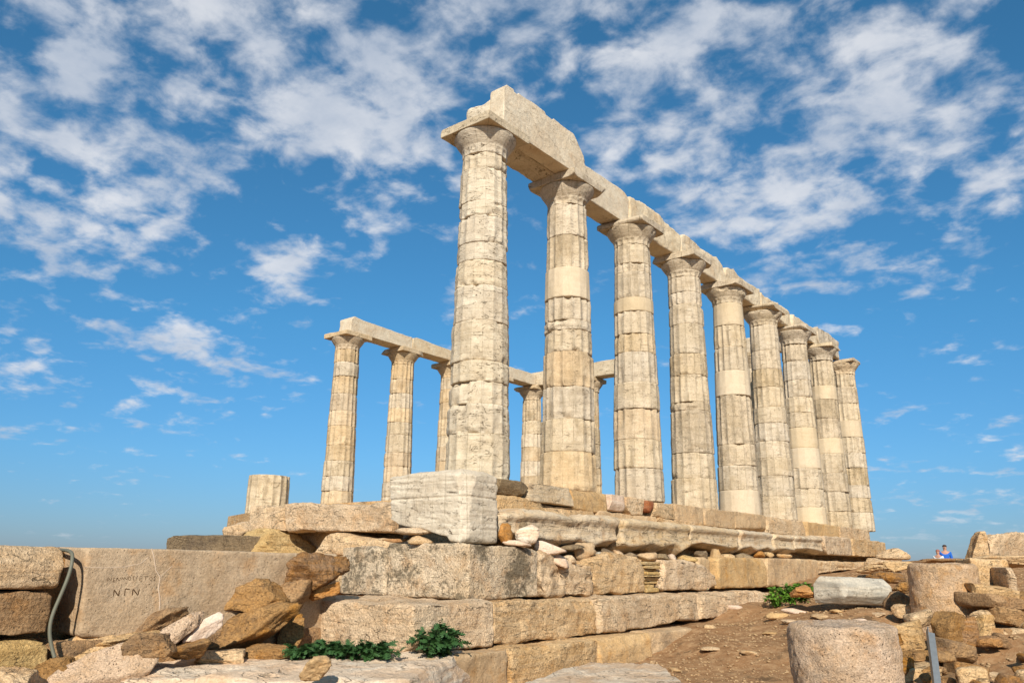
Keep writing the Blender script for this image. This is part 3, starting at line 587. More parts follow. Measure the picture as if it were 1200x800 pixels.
# ------------------------------------------------------------ course 2 x=1.6
c2=[ypx(p,1.6,-1.9) for p in (578,700,818,905)]
wblock('foundation_block',(-.45,1.62,-2.88,c2[0],-2.22,-1.685),MAT['lime'],'long pale corner block above the dark green leafy plants',cat='stone block',rough=.035,rnd=.035,chips=5,chipsize=.12,res=.028,top=[(0,-.02),(.5,0),(1,0)],seed=607)
G2='blocks of the middle foundation course'
wblock('foundation_block',(.6,1.60,c2[0]+.01,c2[1],-2.22,-1.70),MAT['ochre'],'brown-veined block in the middle course, below the honeycombed block',cat='stone block',group=G2,rough=.05,rnd=.04,chips=8,chipsize=.12,res=.026,strata=.03,seed=615)
wblock('foundation_block',(.6,1.60,c2[1]+.008,c2[2],-2.20,-1.70),MAT['lime'],'sooty-stained block in the middle course, below the stacked slivers',cat='stone block',group=G2,rough=.03,rnd=.045,chips=6,chipsize=.14,res=.03,bot=[(0,0),(.5,0),(.8,.08),(1,.04)])
wblock('foundation_block',(.6,1.60,c2[2]+.008,c2[3],-2.16,-1.70),MAT['lime'],'last block of the middle course, rounded off where it meets the dirt',cat='stone block',group=G2,rough=.04,rnd=.06,chips=6,chipsize=.2,res=.03,strata=.02,bot=[(0,0),(.7,.04),(1,.2)],top=[(0,0),(.8,0),(1,-.06)])
# ------------------------------------------------------------ course 3 x=2.0
c3=[ypx(p,2.0,-2.4) for p in (500,600,707,768,862)]
G3='blocks of the lowest foundation course'
l3=['pinkish block of the lowest course, directly under the right leafy plant','rough tan block of the lowest course, left of the flat ochre ones','flat ochre block of the lowest course, behind the front pale slab','last ochre block of the lowest course, sinking into the dirt']
for i,m in enumerate(['pink','ochre','sand','sand']):
    wblock('foundation_block',(1.0,2.0-(.0,.01,.05,.06)[i],c3[i]+.008,c3[i+1],-2.95,-2.225),MAT[m],l3[i],cat='stone block',group=G3,rough=(.04,.04,.02,.02)[i],rnd=.04,chips=6,chipsize=.15,res=.035,strata=.01)
# foreground slabs
q=[at(132,778,'z',-2.2),at(585,792,'z',-2.3)]
fl=[(.28,-5.55),(1.95,-5.0+.9),(2.35,-3.45),(2.0,-2.9),(.2,-2.9)]
FLq=[at(138,790,'z',-2.24),at(500,797,'z',-2.24)]; BKq=[at(150,770,'z',-2.23),at(560,764,'z',-2.23)]
def dn(p,d): return (p[0],p[1],p[2]-d)
FLq[0][2]=-2.26; 
block('foreground_slab',[FLq[0],FLq[1],dn(FLq[1],.45),dn(FLq[0],.45)],[BKq[0],BKq[1],dn(BKq[1],.45),dn(BKq[0],.45)],MAT['slab'],'long pale worn slab along the bottom left edge of the photo',cat='stone slab',rough=.05,rnd=.09,chips=7,chipsize=.25,res=.03,strata=.03,seed=703)
F2=[at(600,800,'z',-2.34),at(812,806,'z',-2.34)]; B2=[at(690,774,'z',-2.34),at(775,776,'z',-2.34)]
block('foreground_slab',[F2[0],F2[1],dn(F2[1],.4),dn(F2[0],.4)],[B2[0],B2[1],dn(B2[1],.4),dn(B2[0],.4)],MAT['slab'],'pale streaked slab lying at the bottom centre, in front of the lowest course',cat='stone slab',rough=.04,rnd=.07,chips=8,chipsize=.2,res=.03,strata=.02,seed=711)
# ------------------------------------------------------------ big white block
wb=block('toppled_block',[(1.12,-1.52,-.01),(1.10,-.80,.0),(1.12,-.80,-.975),(1.12,-1.52,-.975)],[(-.42,-1.5,.0),(-.42,-.72,-.0),(-.30,-.72,-.7),(-.30,-1.5,-.72)],MAT['white'],'big white veined marble block standing on the corner of the foundation',cat='marble block',rough=.014,rnd=.045,chips=5,chipsize=.12,res=.013,strata=.024,seed=808)
me=wb.data; L=np.array(wb.location); vs_=np.array([v.co[:] for v in me.vertices])+L
def plane_cut(V,pt,n,amp=.015,seed=3,k=.97):
    n=np.array(n,float); n/=np.linalg.norm(n); ex=(V-np.array(pt))@n+amp*fbm(V*5,4,seed); return V-np.maximum(ex,0)[:,None]*n*k
zb_=np.interp(vs_[:,0],[-.42,-.1,.35,.80,.87,1.12],[-.60,-.74,-.82,-.90,-.975,-.975]); k_=vs_[:,2]<-.4
zbb=-.975+ (vs_[:,0]<.87)*0; vs_[k_,2]=-.4+(vs_[k_,2]+.4)*((zb_[k_]+.4)/np.interp(vs_[k_,0],[-.35,1.12],[-.31,-.575])*-1)*-1
vs_=plane_cut(vs_,(1.02,-1.52,-.45),(1,-.62,.12)); vs_=plane_cut(vs_,(-.36,-1.5,-.2),(-1,-.9,.0)); vs_=plane_cut(vs_,(1.0,-1.5,.0),(.1,-1.0,1.6),.02)
vs_=plane_cut(vs_,(.95,-1.2,.0),(.55,-.15,1),.03); vs_=plane_cut(vs_,(.1,-1.5,-.02),(-.12,-.3,1),.03,9)
# carved joint line round the block
zz=vs_[:,2]; grv=.022*np.exp(-((zz+.38)/.012)**2)+.010*np.exp(-((zz+.80)/.010)**2)*(vs_[:,0]>.55)+.008*np.exp(-((zz+.17)/.008)**2)
cxy=np.array([.38,-1.05]); dxy=vs_[:,:2]-cxy; dxy/=np.linalg.norm(dxy,axis=1)[:,None]; vs_[:,:2]-=dxy*grv[:,None]
for v,c in zip(me.vertices,vs_-L): v.co=c
me.update()
# prop stones and loose stones near the block
def near(x,y,plane='y',v=-1.45): return (at(x,y,plane,v)-CAM)@FW
st=[(487,622.5,38,9,'lime',-1.5,'flat pale stone lying on a smaller one below the white block',.3),(492,632,25,12,'lime',-1.5,'small rounded pale stone propping the flat one below the white block',.25),
    (466,633,30,6,'orangerock',-1.2,'thin orange flake left of the propping stones',.3),(478,628,14,8,'grey_dark',-1.0,'small dark stone behind the flat propping stone',.2)]
for a,b_,w,h,m,yy,lab,dp in st: rock('loose_stone',a,b_,near(a,b_,'y',yy),w,h,dp,MAT[m],lab,cat='small stone',sub=3,rough=.04)
st=[(590,624,20,24,'orangerock',1.05,'round orange stone tucked against the white block',.2,0),(622,626,28,24,'slab',1.15,'pale pointed stone leaning on the broken moulded block',.25,-25),(604,636,34,9,'palerock',1.18,'low pinkish stone below the pale pointed one',.25,0),
    (641,643,38,17,'palerock',1.16,'pink wedge stone right of the pale pointed one',.25,15),(652,655,34,13,'palerock',1.2,'flat pale stone at the lower right of the pink wedge',.3,20),(667,655,22,10,'lime',1.15,'small tan stone at the end of the loose pale stones',.2,0),
    (670,641,26,9,'grey_dark',.95,'flat dark stone deep under the long moulded block',.3,0),(608,617,16,14,'grey_dark',.9,'dark knobbly stone behind the orange one',.2,0)]
for a,b_,w,h,m,xx,lab,dp,ln in st: rock('loose_stone',a,b_,near(a,b_,'x',xx),w,h,dp,MAT[m],lab,cat='small stone',sub=3,rough=.05,lean=ln)
# ------------------------------------------------------------ left end of the platform
q=pxq([(291,592),(333,592),(333,621),(293,623)],'y',-.95)
block('platform_slab',q,(.0,1.0,0),MAT['lime'],'rough tan slab end right below the column stump',cat='stone slab',rough=.04,rnd=.04,chips=7)
q=pxq([(333,590),(458,591),(458,624),(335,622)],'y',-.95)
block('platform_slab',q,(0,1.1,0),MAT['lime'],'long grey-tan platform slab left of the big white block',cat='stone slab',rough=.035,rnd=.045,chips=7,res=.035,top=[(0,0),(.15,.02),(.5,0),(.8,.0),(.9,.05),(1,0)])
q=pxq([(400,596),(470,584),(470,600),(405,604)],'y',-.2)
block('platform_slab',q,(.6,.9,0),MAT['grey'],'low grey slab behind the big white block, at the foot of the far columns',cat='stone slab',rough=.03,chips=5)
rock('boulder',318,636,near(318,636,'y',-.9),88,34,.9,MAT['yellow'],'yellow layered boulder under the left platform slab',strata=.10,seed=911,nplanes=9,rough=.05)
rock('boulder',282,622,near(282,622,'y',-.6),30,24,.5,MAT['lime'],'small tan stone at the far left end of the platform',seed=915)
q=pxq([(362,626),(472,630),(474,652),(358,652)],'y',-1.15)
block('boulder',q,(0,.8,0),MAT['lime'],'pinkish broken boulder under the long platform slab',cat='rock',rough=.05,rnd=.09,chips=9,chipsize=.3,top=[(0,-.08),(.15,.03),(.3,.04),(.5,-.03),(1,-.03)])
q=pxq([(270,650),(420,652),(420,690),(270,690)],'y',-1.3)
block('foundation_block',q,(0,.9,0),MAT['lime'],'plain pale block behind the rusty rock, left of the lichen-blotched course',cat='stone block',rough=.03,chips=4)
q=[at_d(190,629,12.8),at_d(262,626,13.2)]; A,B=q
A=np.array([A[0],A[1],-.87]);B=np.array([B[0],B[1],-.845]); C_=at_d(287,628,14.0); 
dv=np.array([.25,1.1,0])
block('flat_block',[A,B,dn(B,.32),dn(A,.32)],dv,MAT['grey_dark'],'flat dark grey block lying behind the inscribed wall, below the column stump',cat='stone block',rough=.03,rnd=.03,chips=6)
# support of that block (rough masonry behind the wall)
q=[dn(A,.33)+np.array([-.0,.1,0]) if 0 else (A[0],A[1]+.15,-1.2),(B[0]+.4,B[1]+.15,-1.2),(B[0]+.4,B[1]+.15,-2.4),(A[0],A[1]+.15,-2.4)]
block('foundation_block',q,(.2,1.0,0),MAT['ochre'],'rough block hidden behind the inscribed wall, carrying the flat dark grey block',cat='stone block',rough=.04,chips=5,res=.08)
# ------------------------------------------------------------ inscribed wall block, x about 0
ib=block('inscribed_block',[(.02,-5.80,-1.135),(.02,-2.66,-1.15),(.02,-2.66,-2.3),(.02,-5.74,-1.97)],(-.62,0,0),MAT['pink'],'long pinkish tan wall block with Greek letters scratched on it',cat='stone block',rough=.011,rnd=.03,chips=4,chipsize=.08,res=.03,bot=[(0,0),(1,0)],seed=1001)
ib_bvh=BVHTree.FromPolygons([(v.co+ib.location)[:] for v in ib.data.vertices],[p.vertices[:] for p in ib.data.polygons])
inkm=plain('dark_scratches',(.07,.035,.015),.95,0,.1)
GL={'N':[[(0,0),(.1,1)],[(.1,1),(.75,.05)],[(.75,.05),(.95,1)]],'E':[[(.85,1),(.1,.95),(0,.05),(.85,0)],[(.05,.5),(.65,.52)]],'L':[[(0,0),(.5,1),(1,0)]],'O':[[(.5,0),(.1,.3),(.15,.8),(.55,1),(.9,.7),(.85,.2),(.5,0)]],
 'T':[[(0,.95),(1,1)],[(.5,1),(.4,0)]],'I':[[(.6,1),(.4,0)]],'S':[[(.9,1),(.05,.95),(.5,.5),(0,.05),(.95,0)]],'G':[[(0,0),(.15,1),(1,1)]]}
def strokes(name,lines,bvh,parent,X,r=.0042,mat=inkm,jit=0):
    V=[];F=[]
    for pts,rr in lines:
        W3=[]
        for i in range(len(pts)-1):
            for t in np.linspace(0,1,6)[(0 if i==0 else 1):]:
                p=np.array(pts[i])*(1-t)+np.array(pts[i+1])*t; P=at(p[0],p[1],'x',X)
                h=bvh.ray_cast(Vector((X+.5,P[1],P[2])),Vector((-1,0,0)))
                if h[0] is not None: P=np.array(h[0])
                W3.append(P+np.array([-.001,0,0]))
        for i,P in enumerate(W3):
            d=W3[min(i+1,len(W3)-1)]-W3[max(i-1,0)]; d/=np.linalg.norm(d)+1e-9; s_=np.cross(d,[1,0,0]); s_/=np.linalg.norm(s_)+1e-9
            n0=len(V); q=rr*(.45 if i in(0,len(W3)-1) else 1)
            for a in range(6):
                an=a*math.pi/3; V.append(P+s_*math.cos(an)*q+np.array([1,0,0])*math.sin(an)*q*.6)
            if i: F+=[[n0-6+a,n0-6+(a+1)%6,n0+(a+1)%6,n0+a] for a in range(6)]
    o=make_mesh(name,np.array(V)-np.array(parent.location),F,mat,parent); return o
L1=[('N',190,262,248,305),('E',275,312,262,318),('N',320,382,255,308),('L',392,426,252,290),('N',430,484,250,292),('O',490,525,240,298),('T',540,585,240,300),('I',590,615,242,300),('E',645,692,240,302),('T',705,760,238,300),('O',785,825,242,302),('S',842,892,240,304)]
L2=[('N',280,372,425,520),('G',435,512,418,515),('N',542,650,412,512)]
ln=[]
for L_,rr in ((L1,.0034),(L2,.006)):
    for c,x0,x1,y0,y1 in L_:
        strokes('letter',[([((x0+(x1-x0)*a)/12+110,(y1-(y1-y0)*b_)/12+655) for a,b_ in s_],rr) for s_ in GL[c]],ib_bvh,ib,.02)
# pale vein lines on the inscribed block
veinm=plain('pale_vein',(.55,.42,.30),.9,0,.1)
for vl in [([(178,642),(181,655),(183,668),(188,676),(186,690),(188,702),(187,715)],.007),([(98,664),(120,665),(145,664),(165,660),(175,652)],.004),([(188,676),(196,668),(203,662)],.004)]: strokes('pale_vein',[vl],ib_bvh,ib,.02,mat=veinm)
# scratches on the long moulded block
mb0=MB[0]; mbv=BVHTree.FromPolygons([(v.co+mb0.location)[:] for v in mb0.data.vertices],[p.vertices[:] for p in mb0.data.polygons])
ln=[];rg=np.random.RandomState(12)
for i in range(13):
    x=667+i*2.6; y=616+i*.55; ln.append(([(x,y+2.6),(x+.5,y-1.6),(x+1.6,y+1.6) if i%2 else (x+1.7,y-.8)],.004))
for i in range(4):
    x=722+i*2.4; ln.append(([(x,y+3.5),(x+.3,y-1),(x+1.5,y+1)],.003))
for l_ in ln: strokes('scratch_mark',[l_],mbv,mb0,1.0)
# left stacked blocks
wblock('wall_block',(-.65,.08,-8.6,-6.0,-1.53,-1.14),MAT['ochre'],'pale ochre top block at the far left edge, left of the hose',cat='stone block',rough=.02,rnd=.05,chips=3,seed=1102,res=.035).data.materials[0]=MAT['lime']
wblock('wall_block',(-.65,.05,-8.6,-6.02,-1.935,-1.545),MAT['brown'],'dark brown pitted block at the far left edge, middle of its stack',cat='stone block',rough=.035,rnd=.05,chips=3,seed=1103,res=.035)
wblock('wall_block',(-.65,.12,-8.6,-6.02,-2.75,-1.96),MAT['yellow'],'yellowish lowest block at the far left edge, bottom of its stack',cat='stone block',rough=.03,rnd=.06,chips=4,seed=1104,res=.035)
wblock('wall_block',(-1.6,-.45,-6.3,-5.4,-2.6,-1.16),MAT['brown'],'reddish brown block set back behind the hose',cat='stone block',rough=.04,chips=4)
wblock('wall_block',(-.6,.06,-5.98,-2.7,-2.9,-2.0),MAT['brown'],'rough brown footing under the inscribed block, behind the rocks',cat='stone block',rough=.05,chips=5,res=.06)
# hose
hp=[(84,641.5,-.04),(86,652,.10),(82,672,.13),(70,700,.12),(60,722,.12),(57,742,.14),(60,756,.16),(64,770,.2)]
cu=bpy.data.curves.new('hose','CURVE'); cu.dimensions='3D'; cu.bevel_depth=.017; cu.bevel_resolution=4; s_=cu.splines.new('NURBS'); s_.points.add(len(hp)-1); s_.order_u=4; s_.use_endpoint_u=True
hp=[None]+hp; s_.points.add(1)
for p_,h_ in zip(s_.points,hp):
    if h_ is None:
        w=at(84,641.5,'x',-.04); p_.co=(-.8,w[1]+.1,w[2]-.03,1); continue
    a,b_,x=h_
    w=at(a,b_,'x',x); p_.co=(w[0],w[1],w[2],1)
tmp=bpy.data.objects.new('tmp',cu); COL.objects.link(tmp)
dg=bpy.context.evaluated_depsgraph_get(); me=bpy.data.meshes.new_from_object(tmp.evaluated_get(dg)); bpy.data.objects.remove(tmp)
me.materials.clear(); me.materials.append(plain('hose_rubber',(.13,.125,.085),.6)); me.shade_smooth()
ho=bpy.data.objects.new('hose',me); COL.objects.link(ho); tag(ho,'grey-green hose hanging down the gap between two wall blocks','hose')
# ------------------------------------------------------------ rock pile
pile=[('rock',298,736,8.9,134,52,.75,'brown','large brown boulder in the middle of the rock pile',dict(lean=-27,seed=1203,rough=.13,strata=.05,nplanes=14)),
 ('rock',302,694,9.1,62,44,.5,'brown','rounded brown stone on top of the large brown boulder',dict(seed=1205,rough=.12,nplanes=12,lean=-12)),
 ('rock',338,704,9.3,44,58,.45,'brown','brown stone wedged between the boulder and the rusty rock',dict(seed=1213,rough=.12,nplanes=12)),
 ('rock',360,674,9.55,86,56,.6,'rust','rusty orange and grey rock beside the left end of the lichen-blotched course',dict(seed=1222,rough=.13,strata=.05,lean=8,nplanes=13)),
 ('rock',388,662,9.8,34,22,.4,'rust','knobbly rusty stone on the right shoulder of the rusty orange rock',dict(seed=1229,rough=.16,nplanes=12)),
 ('rock',384,691,9.7,36,16,.3,'orangerock','small orange stone under the rusty orange rock',dict(seed=1232,lean=-14)),
 ('rock',205,738,7.9,54,26,.3,'pinkdrum','pinkish flat stone leaning up against the pile',dict(seed=1240,lean=-40,nplanes=8)),
 ('rock',221,736,8.1,50,24,.3,'ochre','ochre stone leaning between the pink and the white one',dict(seed=1247,lean=-40)),
 ('rock',236,738,8.0,42,24,.2,'palerock','small whitish stone leaning on the large brown boulder',dict(seed=1251,lean=-34,nplanes=7)),
 ('rock',224,759,7.9,72,26,.4,'brown','flat brown rock in front of the leaning pink stone',dict(seed=1261,lean=-10,rough=.12,nplanes=12)),
 ('rock',176,736,8.2,84,34,.4,'brown','brown ledge of rock below the scratched letters',dict(seed=1264,lean=-22,strata=.05,rough=.1,nplanes=12)),
 ('rock',140,750,7.9,64,20,.4,'ochre','tan rock ledge left of the brown one, below the scratched letters',dict(seed=1266,lean=-8)),
 ('rock',92,765,7.7,76,42,.5,'lime','pale broken rock right of the hose end',dict(seed=1270,lean=-18)),
 ('rock',132,790,7.5,140,72,.6,'pinkdrum','big speckled pinkish boulder at the bottom left',dict(seed=1281,lean=-20,rough=.06,nplanes=10)),
 ('rock',184,758,7.6,54,36,.4,'brown','brown angular stone on the right flank of the speckled boulder',dict(seed=1284,rough=.1)),
 ('rock',56,790,7.3,48,44,.4,'brown','dark brown rounded rock at the bottom left corner',dict(seed=1290,rough=.1)),
 ('rock',312,765,8.6,70,24,.5,'brown','low brown rock under the large brown boulder',dict(seed=1295,rough=.1)),
 ('rock',268,769,8.3,60,16,.4,'ochre','low ochre rock just above the long pale slab',dict(seed=1296)),
 ('rock',372,782,6.9,38,28,.25,'sand','small knob of stone on the long pale slab',dict(seed=1298,rough=.1)),
 ('rock',340,738,9.3,30,44,.3,'brown','brown rock leaning on the left end of the long pale corner block',dict(seed=1303,rough=.1)),
 ('rock',374,706,10.0,34,18,.4,'lime','lumpy pale stone on the shoulder of the long pale corner block',dict(seed=1305)),
 ('rock',18,812,6.8,60,60,.6,'ochre','ochre rock at the very bottom left corner',dict(seed=1307)),]
for nme,a,b_,d_,w,h,dp,m,lab,kw in pile: rock(nme,a,b_,d_,w,h,dp,MAT[m],lab,group='rocks of the pile at the left',**kw)
# ------------------------------------------------------------ drums on the right
def lyingdrum(name,c,r,h,mat,label,seed,rnd=.08,taper=0,rough=.03,cat='column drum'):
    rg=np.random.RandomState(seed); NA=150; nz=int(h/.022); zs=np.concatenate([[0],np.linspace(.01,h-.001,nz)]); th=np.linspace(0,2*math.pi,NA,endpoint=False)
    prof=[]; 
    rows=[(r*(1-taper*(z/h))-max(0,rnd-(h-z))**2/(2*rnd)*1.4-max(0,.04-z)*.5,z) for z in zs]
    rin=np.linspace(rows[-1][0],0.02,16)[1:]; rows+=[(q,h+ .012*(1-q/r)) for q in rin]
    S=rg.rand(3)*40; V=[]
    rr=np.array([q[0] for q in rows]); zz=np.array([q[1] for q in rows])
    T,Z_=np.meshgrid(th,zz); R_=np.repeat(rr[:,None],NA,1)
    P=np.stack([(R_*np.cos(T)).ravel(),(R_*np.sin(T)).ravel(),Z_.ravel()],1)
    n=P-np.array([0,0,h/2]); k=np.minimum(1,rr/r)[:,None].repeat(NA,1).ravel(); nn=np.stack([np.cos(T).ravel(),np.sin(T).ravel(),0*T.ravel()],1); top=(np.arange(len(rows))>len(zs)-1)[:,None].repeat(NA,1).ravel()
    nn[top]=(0,0,1)
    ds=rough*(fbm(P*2.5+S,5,seed,.6)*1.6)+.014*fbm(P*16+S,3,seed+3,.7)+ -.05*np.clip(fbm(P*3+S+5,3,seed+8)-.25,0,1)
    P=P+nn*ds[:,None]
    nr=len(rows); I=np.arange(nr*NA).reshape(nr,NA); J=np.roll(I,-1,axis=1)
    F=np.stack([I[:-1].ravel(),J[:-1].ravel(),J[1:].ravel(),I[1:].ravel()],1).tolist(); F+=[[int(q) for q in I[-1]],[int(q) for q in I[0][::-1]]]
    o=make_mesh(name,P+np.array(c),F,mat,None,True,c); tag(o,label,cat); return o
c=at_d(986,736,6.95+.45); lyingdrum('column_drum',(c[0],c[1],-2.82),.475,1.08,MAT['pinkdrum'],'squat rough pinkish drum standing on the dirt at the bottom right',1401,rnd=.055,rough=.03)
c=at_d(1103,661,11.4+.4); lyingdrum('column_drum',(c[0],c[1],-2.35),.485,1.19,MAT['pinkdrum'],'tall pale pinkish drum standing on the rubble at the right',1402,rnd=.05,taper=.05,rough=.02)
# white marble fragment: faceted lying shaft piece
a0=at_d(957,692,12.6); a1=at_d(1046,691,13.6); ax=a1-a0; Lh=np.linalg.norm(ax[:2]); an=math.atan2(ax[1],ax[0])
P,F=lattice(axis_pts(1.30,.03,.04),axis_pts(.62,.03,.04),axis_pts(.43,.025,.04)); Pm=(P-.5)*np.array([1.30,.62,.43])
for nn,of in (((1,-.1,.45),.60),((1,0,-.5),.62),((1,-.8,0),.72),((-1,-.1,.35),.62),((-1,-.1,-.8),.66),((-1,-.6,.1),.70),((0,-1,1),.34),((0,-1,-1),.345),((0,-1,.3),.295),((0,1,1),.34)):
    nn=np.array(nn,float); l=np.linalg.norm(nn); nn/=l; ex=Pm@nn-of/max(l,1)*1.12; Pm=Pm-np.maximum(ex,0)[:,None]*nn
Pm[:,2]+=.012*fbm(Pm*4,4,5); Pm[:,1]+=.012*fbm(Pm*np.array([1,4,14]),4,6); Pm[:,0]+=.02*fbm(Pm*4,4,7)
ca,sa=math.cos(an-.0),math.sin(an); Rz=np.array([[ca,-sa,0],[sa,ca,0],[0,0,1]]); Rt=np.array([[math.cos(.03),0,math.sin(.03)],[0,1,0],[-math.sin(.03),0,math.cos(.03)]])
cc=(a0+a1)/2+np.array([-.1,.25,0]); cc[2]=-1.60
make=make_mesh('marble_fragment',(Pm@Rt.T)@Rz.T+cc,F[:,::-1] if 0 else F,MAT['grey'],None,True,(cc[0],cc[1],cc[2]-.22)); tag(make,'white grey-veined marble fragment lying on the dirt beside the green bush','marble fragment')
# ------------------------------------------------------------ right side: rubble wall, blocks, far structure
rw=empty('rubble_wall',(6.1,2.4,-2.3),'collapsed dry-stone wall of brown stones around the tall drum','rubble wall')
rg=np.random.RandomState(77); k=0
def rstone(px,py,d_,w,h,m,seed):
    r_=np.random.RandomState(seed); c=at_d(px,py,d_)-np.array([0,0,h*.5*d_/FOC]); k=d_/FOC; a=math.atan2(RT[1],RT[0])+r_.uniform(-.5,.5); u_=np.array([math.cos(a),math.sin(a),r_.uniform(-.22,.22)]); n_=np.array([-math.sin(a),math.cos(a),0])
    W2,H2,D2=w*k/2*1.05,h*k*1.08,w*k*r_.uniform(.7,1.1); j=lambda: r_.uniform(.72,1.12)
    up=np.array([u_[2]*-.5,0,1]); f=-n_*D2/2
    q=[c-u_*W2*j()+up*H2*j()+f,c+u_*W2*j()+up*H2*j()+f,c+u_*W2*j()+f,c-u_*W2*j()+f]; bk=[p-2*f*j()+up*H2*r_.uniform(-.12,.12) for p in q]
    block('stone',q,bk,MAT[m],parent=rw,res=.03,rough=.035,rnd=min(.04,H2*.25),chips=8,chipsize=min(.12,H2*.6),strata=.012,seed=seed)
explicit=[(1108,735,9.9,30,34,'brown'),(1132,742,9.9,26,40,'rust'),(1112,765,9.6,40,22,'brown'),(1125,785,9.4,42,22,'brown'),(1062,748,10.2,46,30,'ochre'),(1070,772,9.8,56,28,'brown'),(1066,795,9.2,60,22,'ochre'),(1120,800,9.0,70,24,'brown'),(1152,735,10.2,26,30,'ochre'),(1078,726,10.8,30,18,'ochre'),
 (1158,694,11.3,60,14,'ochre'),(1162,706,11.1,62,16,'brown'),(1150,720,10.8,34,16,'ochre'),(1178,722,10.8,40,22,'brown'),(1160,745,10.2,40,26,'brown'),(1185,745,10.2,36,22,'ochre'),(1058,716,12.0,24,14,'ochre'),(1050,702,12.8,26,18,'brown')]
for i,(a,b_,d_,w,h,m) in enumerate(explicit): rstone(a,b_,d_,w,h,m,1500+i*3)
for i in range(44):
    a=rg.uniform(1046,1215); b_=rg.uniform(680,800)
    if a<1150 and b_<735: continue
    d_=11.8-(b_-680)*.03-rg.uniform(0,.4); w=rg.uniform(9,22)*(1+ (b_-680)/260); rstone(a,b_+12,d_,w,w*rg.uniform(.45,.85),rg.choice(['brown','ochre','brown','rust']),1700+i)
q=[at_d(1137,656,11.7),at_d(1181,652,11.9)]; A,B=q; A[2]=B[2]=(A[2]+B[2])/2
block('wall_block',[A,B,dn(B,.40),dn(A,.40)],(-.35,.75,0),MAT['lime'],'pale ochre squared block just right of the tall drum',cat='stone block',rough=.035,rnd=.035,chips=6,res=.03)
A=at_d(1181,664,11.2);B=at_d(1191,665,11.2); A2=at_d(1187,712,11.2);B2=at_d(1197,712,11.2)
block('standing_slab',[A,B,B2,A2],(-.3,.5,0),MAT['lime'],'narrow upright slab leaning against the pale ochre block at the right edge',cat='stone slab',rough=.02,rnd=.02,chips=4,res=.03)
# support below them
A=at_d(1130,689,11.9);B=at_d(1230,690,12.2); A[2]=B[2]=-1.58
block('foundation_block',[A,B,dn(B,.8),dn(A,.8)],(-.4,1.0,0),MAT['brown'],'rough brown masonry under the pale ochre block at the right',cat='stone block',rough=.06,rnd=.06,chips=6,strata=.06)
q=[at_d(1160,626,21),at_d(1222,624,22.5),at_d(1222,668,22.5),at_d(1160,668,21)]
block('ruined_wall',q,(-.6,1.2,0),MAT['lime'],'ruined pale wall on the skyline at the right edge',cat='wall',rough=.07,rnd=.08,chips=6,chipsize=.3,res=.06,top=[(0,-.05),(.1,.0),(.35,.02),(.5,.06),(.7,.0),(1,-.05)])
q=[at_d(1148,622,20.5),at_d(1156,622,20.5),at_d(1166,668,20.5),at_d(1134,668,20.5)]
block('pointed_slab',q,(-.25,.45,0),MAT['lime'],'upright pointed stone left of the ruined wall on the skyline',cat='standing stone',rough=.07,rnd=.05,chips=8,chipsize=.15,res=.05)
rk=[(1172,658,17,90,16,'ochre','low ochre ledge in front of the ruined skyline wall'),(1045,649,21,34,14,'lime','pale stone just past the right end of the steps'),(1032,660,19,34,14,'lime','rounded pale rock right of the thin foundation block'),(1052,664,17.5,30,14,'ochre','brown rock between the steps and the tall drum'),
    (1042,676,15.5,38,14,'rust','rust-brown rock above the white marble fragment'),(1018,667,17,30,12,'ochre','ochre lump above the middle of the white marble fragment'),(1060,688,14,24,14,'brown','brown rock right of the white marble fragment'),(1100,657,24,60,7,'brown','low brown hump on the skyline near the two people'),(940,692,13.6,26,16,'orangerock','orange-brown rock behind the bright green bush'),
    (1150,655,22,36,8,'rust','rusty low rock left of the pointed skyline stone')]
for a,b_,d_,w,h,m,lab in rk: rock('rock',a,b_,d_,w,h,.6,MAT[m],lab,group='rocks on the slope at the right',strata=.05)
flats=[(835,760,22,4),(832,735,14,5),(912,722,22,6),(928,716,30,7),(925,728,24,4),(900,742,16,4),(960,722,16,5),(1005,728,26,6),(1030,720,18,5),(880,765,20,5),(790,785,16,5),(858,712,18,5),(905,708,16,5),(1022,700,16,5),(980,716,14,4)]
for i,(a,b_,w,h) in enumerate(flats):
    d_=5.
    for _ in range(400):
        P=at_d(a,b_,d_)
        if P[2]<gz(P[0],P[1])+.02: break
        d_+=.04
    rock('field_stone',a,b_,d_,w,h*1.4,.2,MAT[['lime','ochre','sand','palerock'][i%4]],None,sub=3,nplanes=7)
    o=COL.objects[-1]; tag(o,'small flat %s stone on the dirt, %s from the left'%(['pale','ochre','tan','pinkish'][i%4],''),'small stone','flat stones on the dirt')
fs=[o for o in COL.objects if o.name.startswith('field_stone')]
def pxof(o):
    d=np.array(o.location)-CAM; return 600+FOC*(d@RT)/(d@FW)
fs.sort(key=pxof); cols_=None
for i,o in enumerate(fs):
    c_={'pale_limestone':'pale','ochre_limestone':'ochre','smooth_ochre_ashlar':'tan','pale_pink_stone':'pinkish'}[o.data.materials[0].name]
    o['label']='small flat %s stone on the dirt slope, %s from the left'%(c_,on[i])
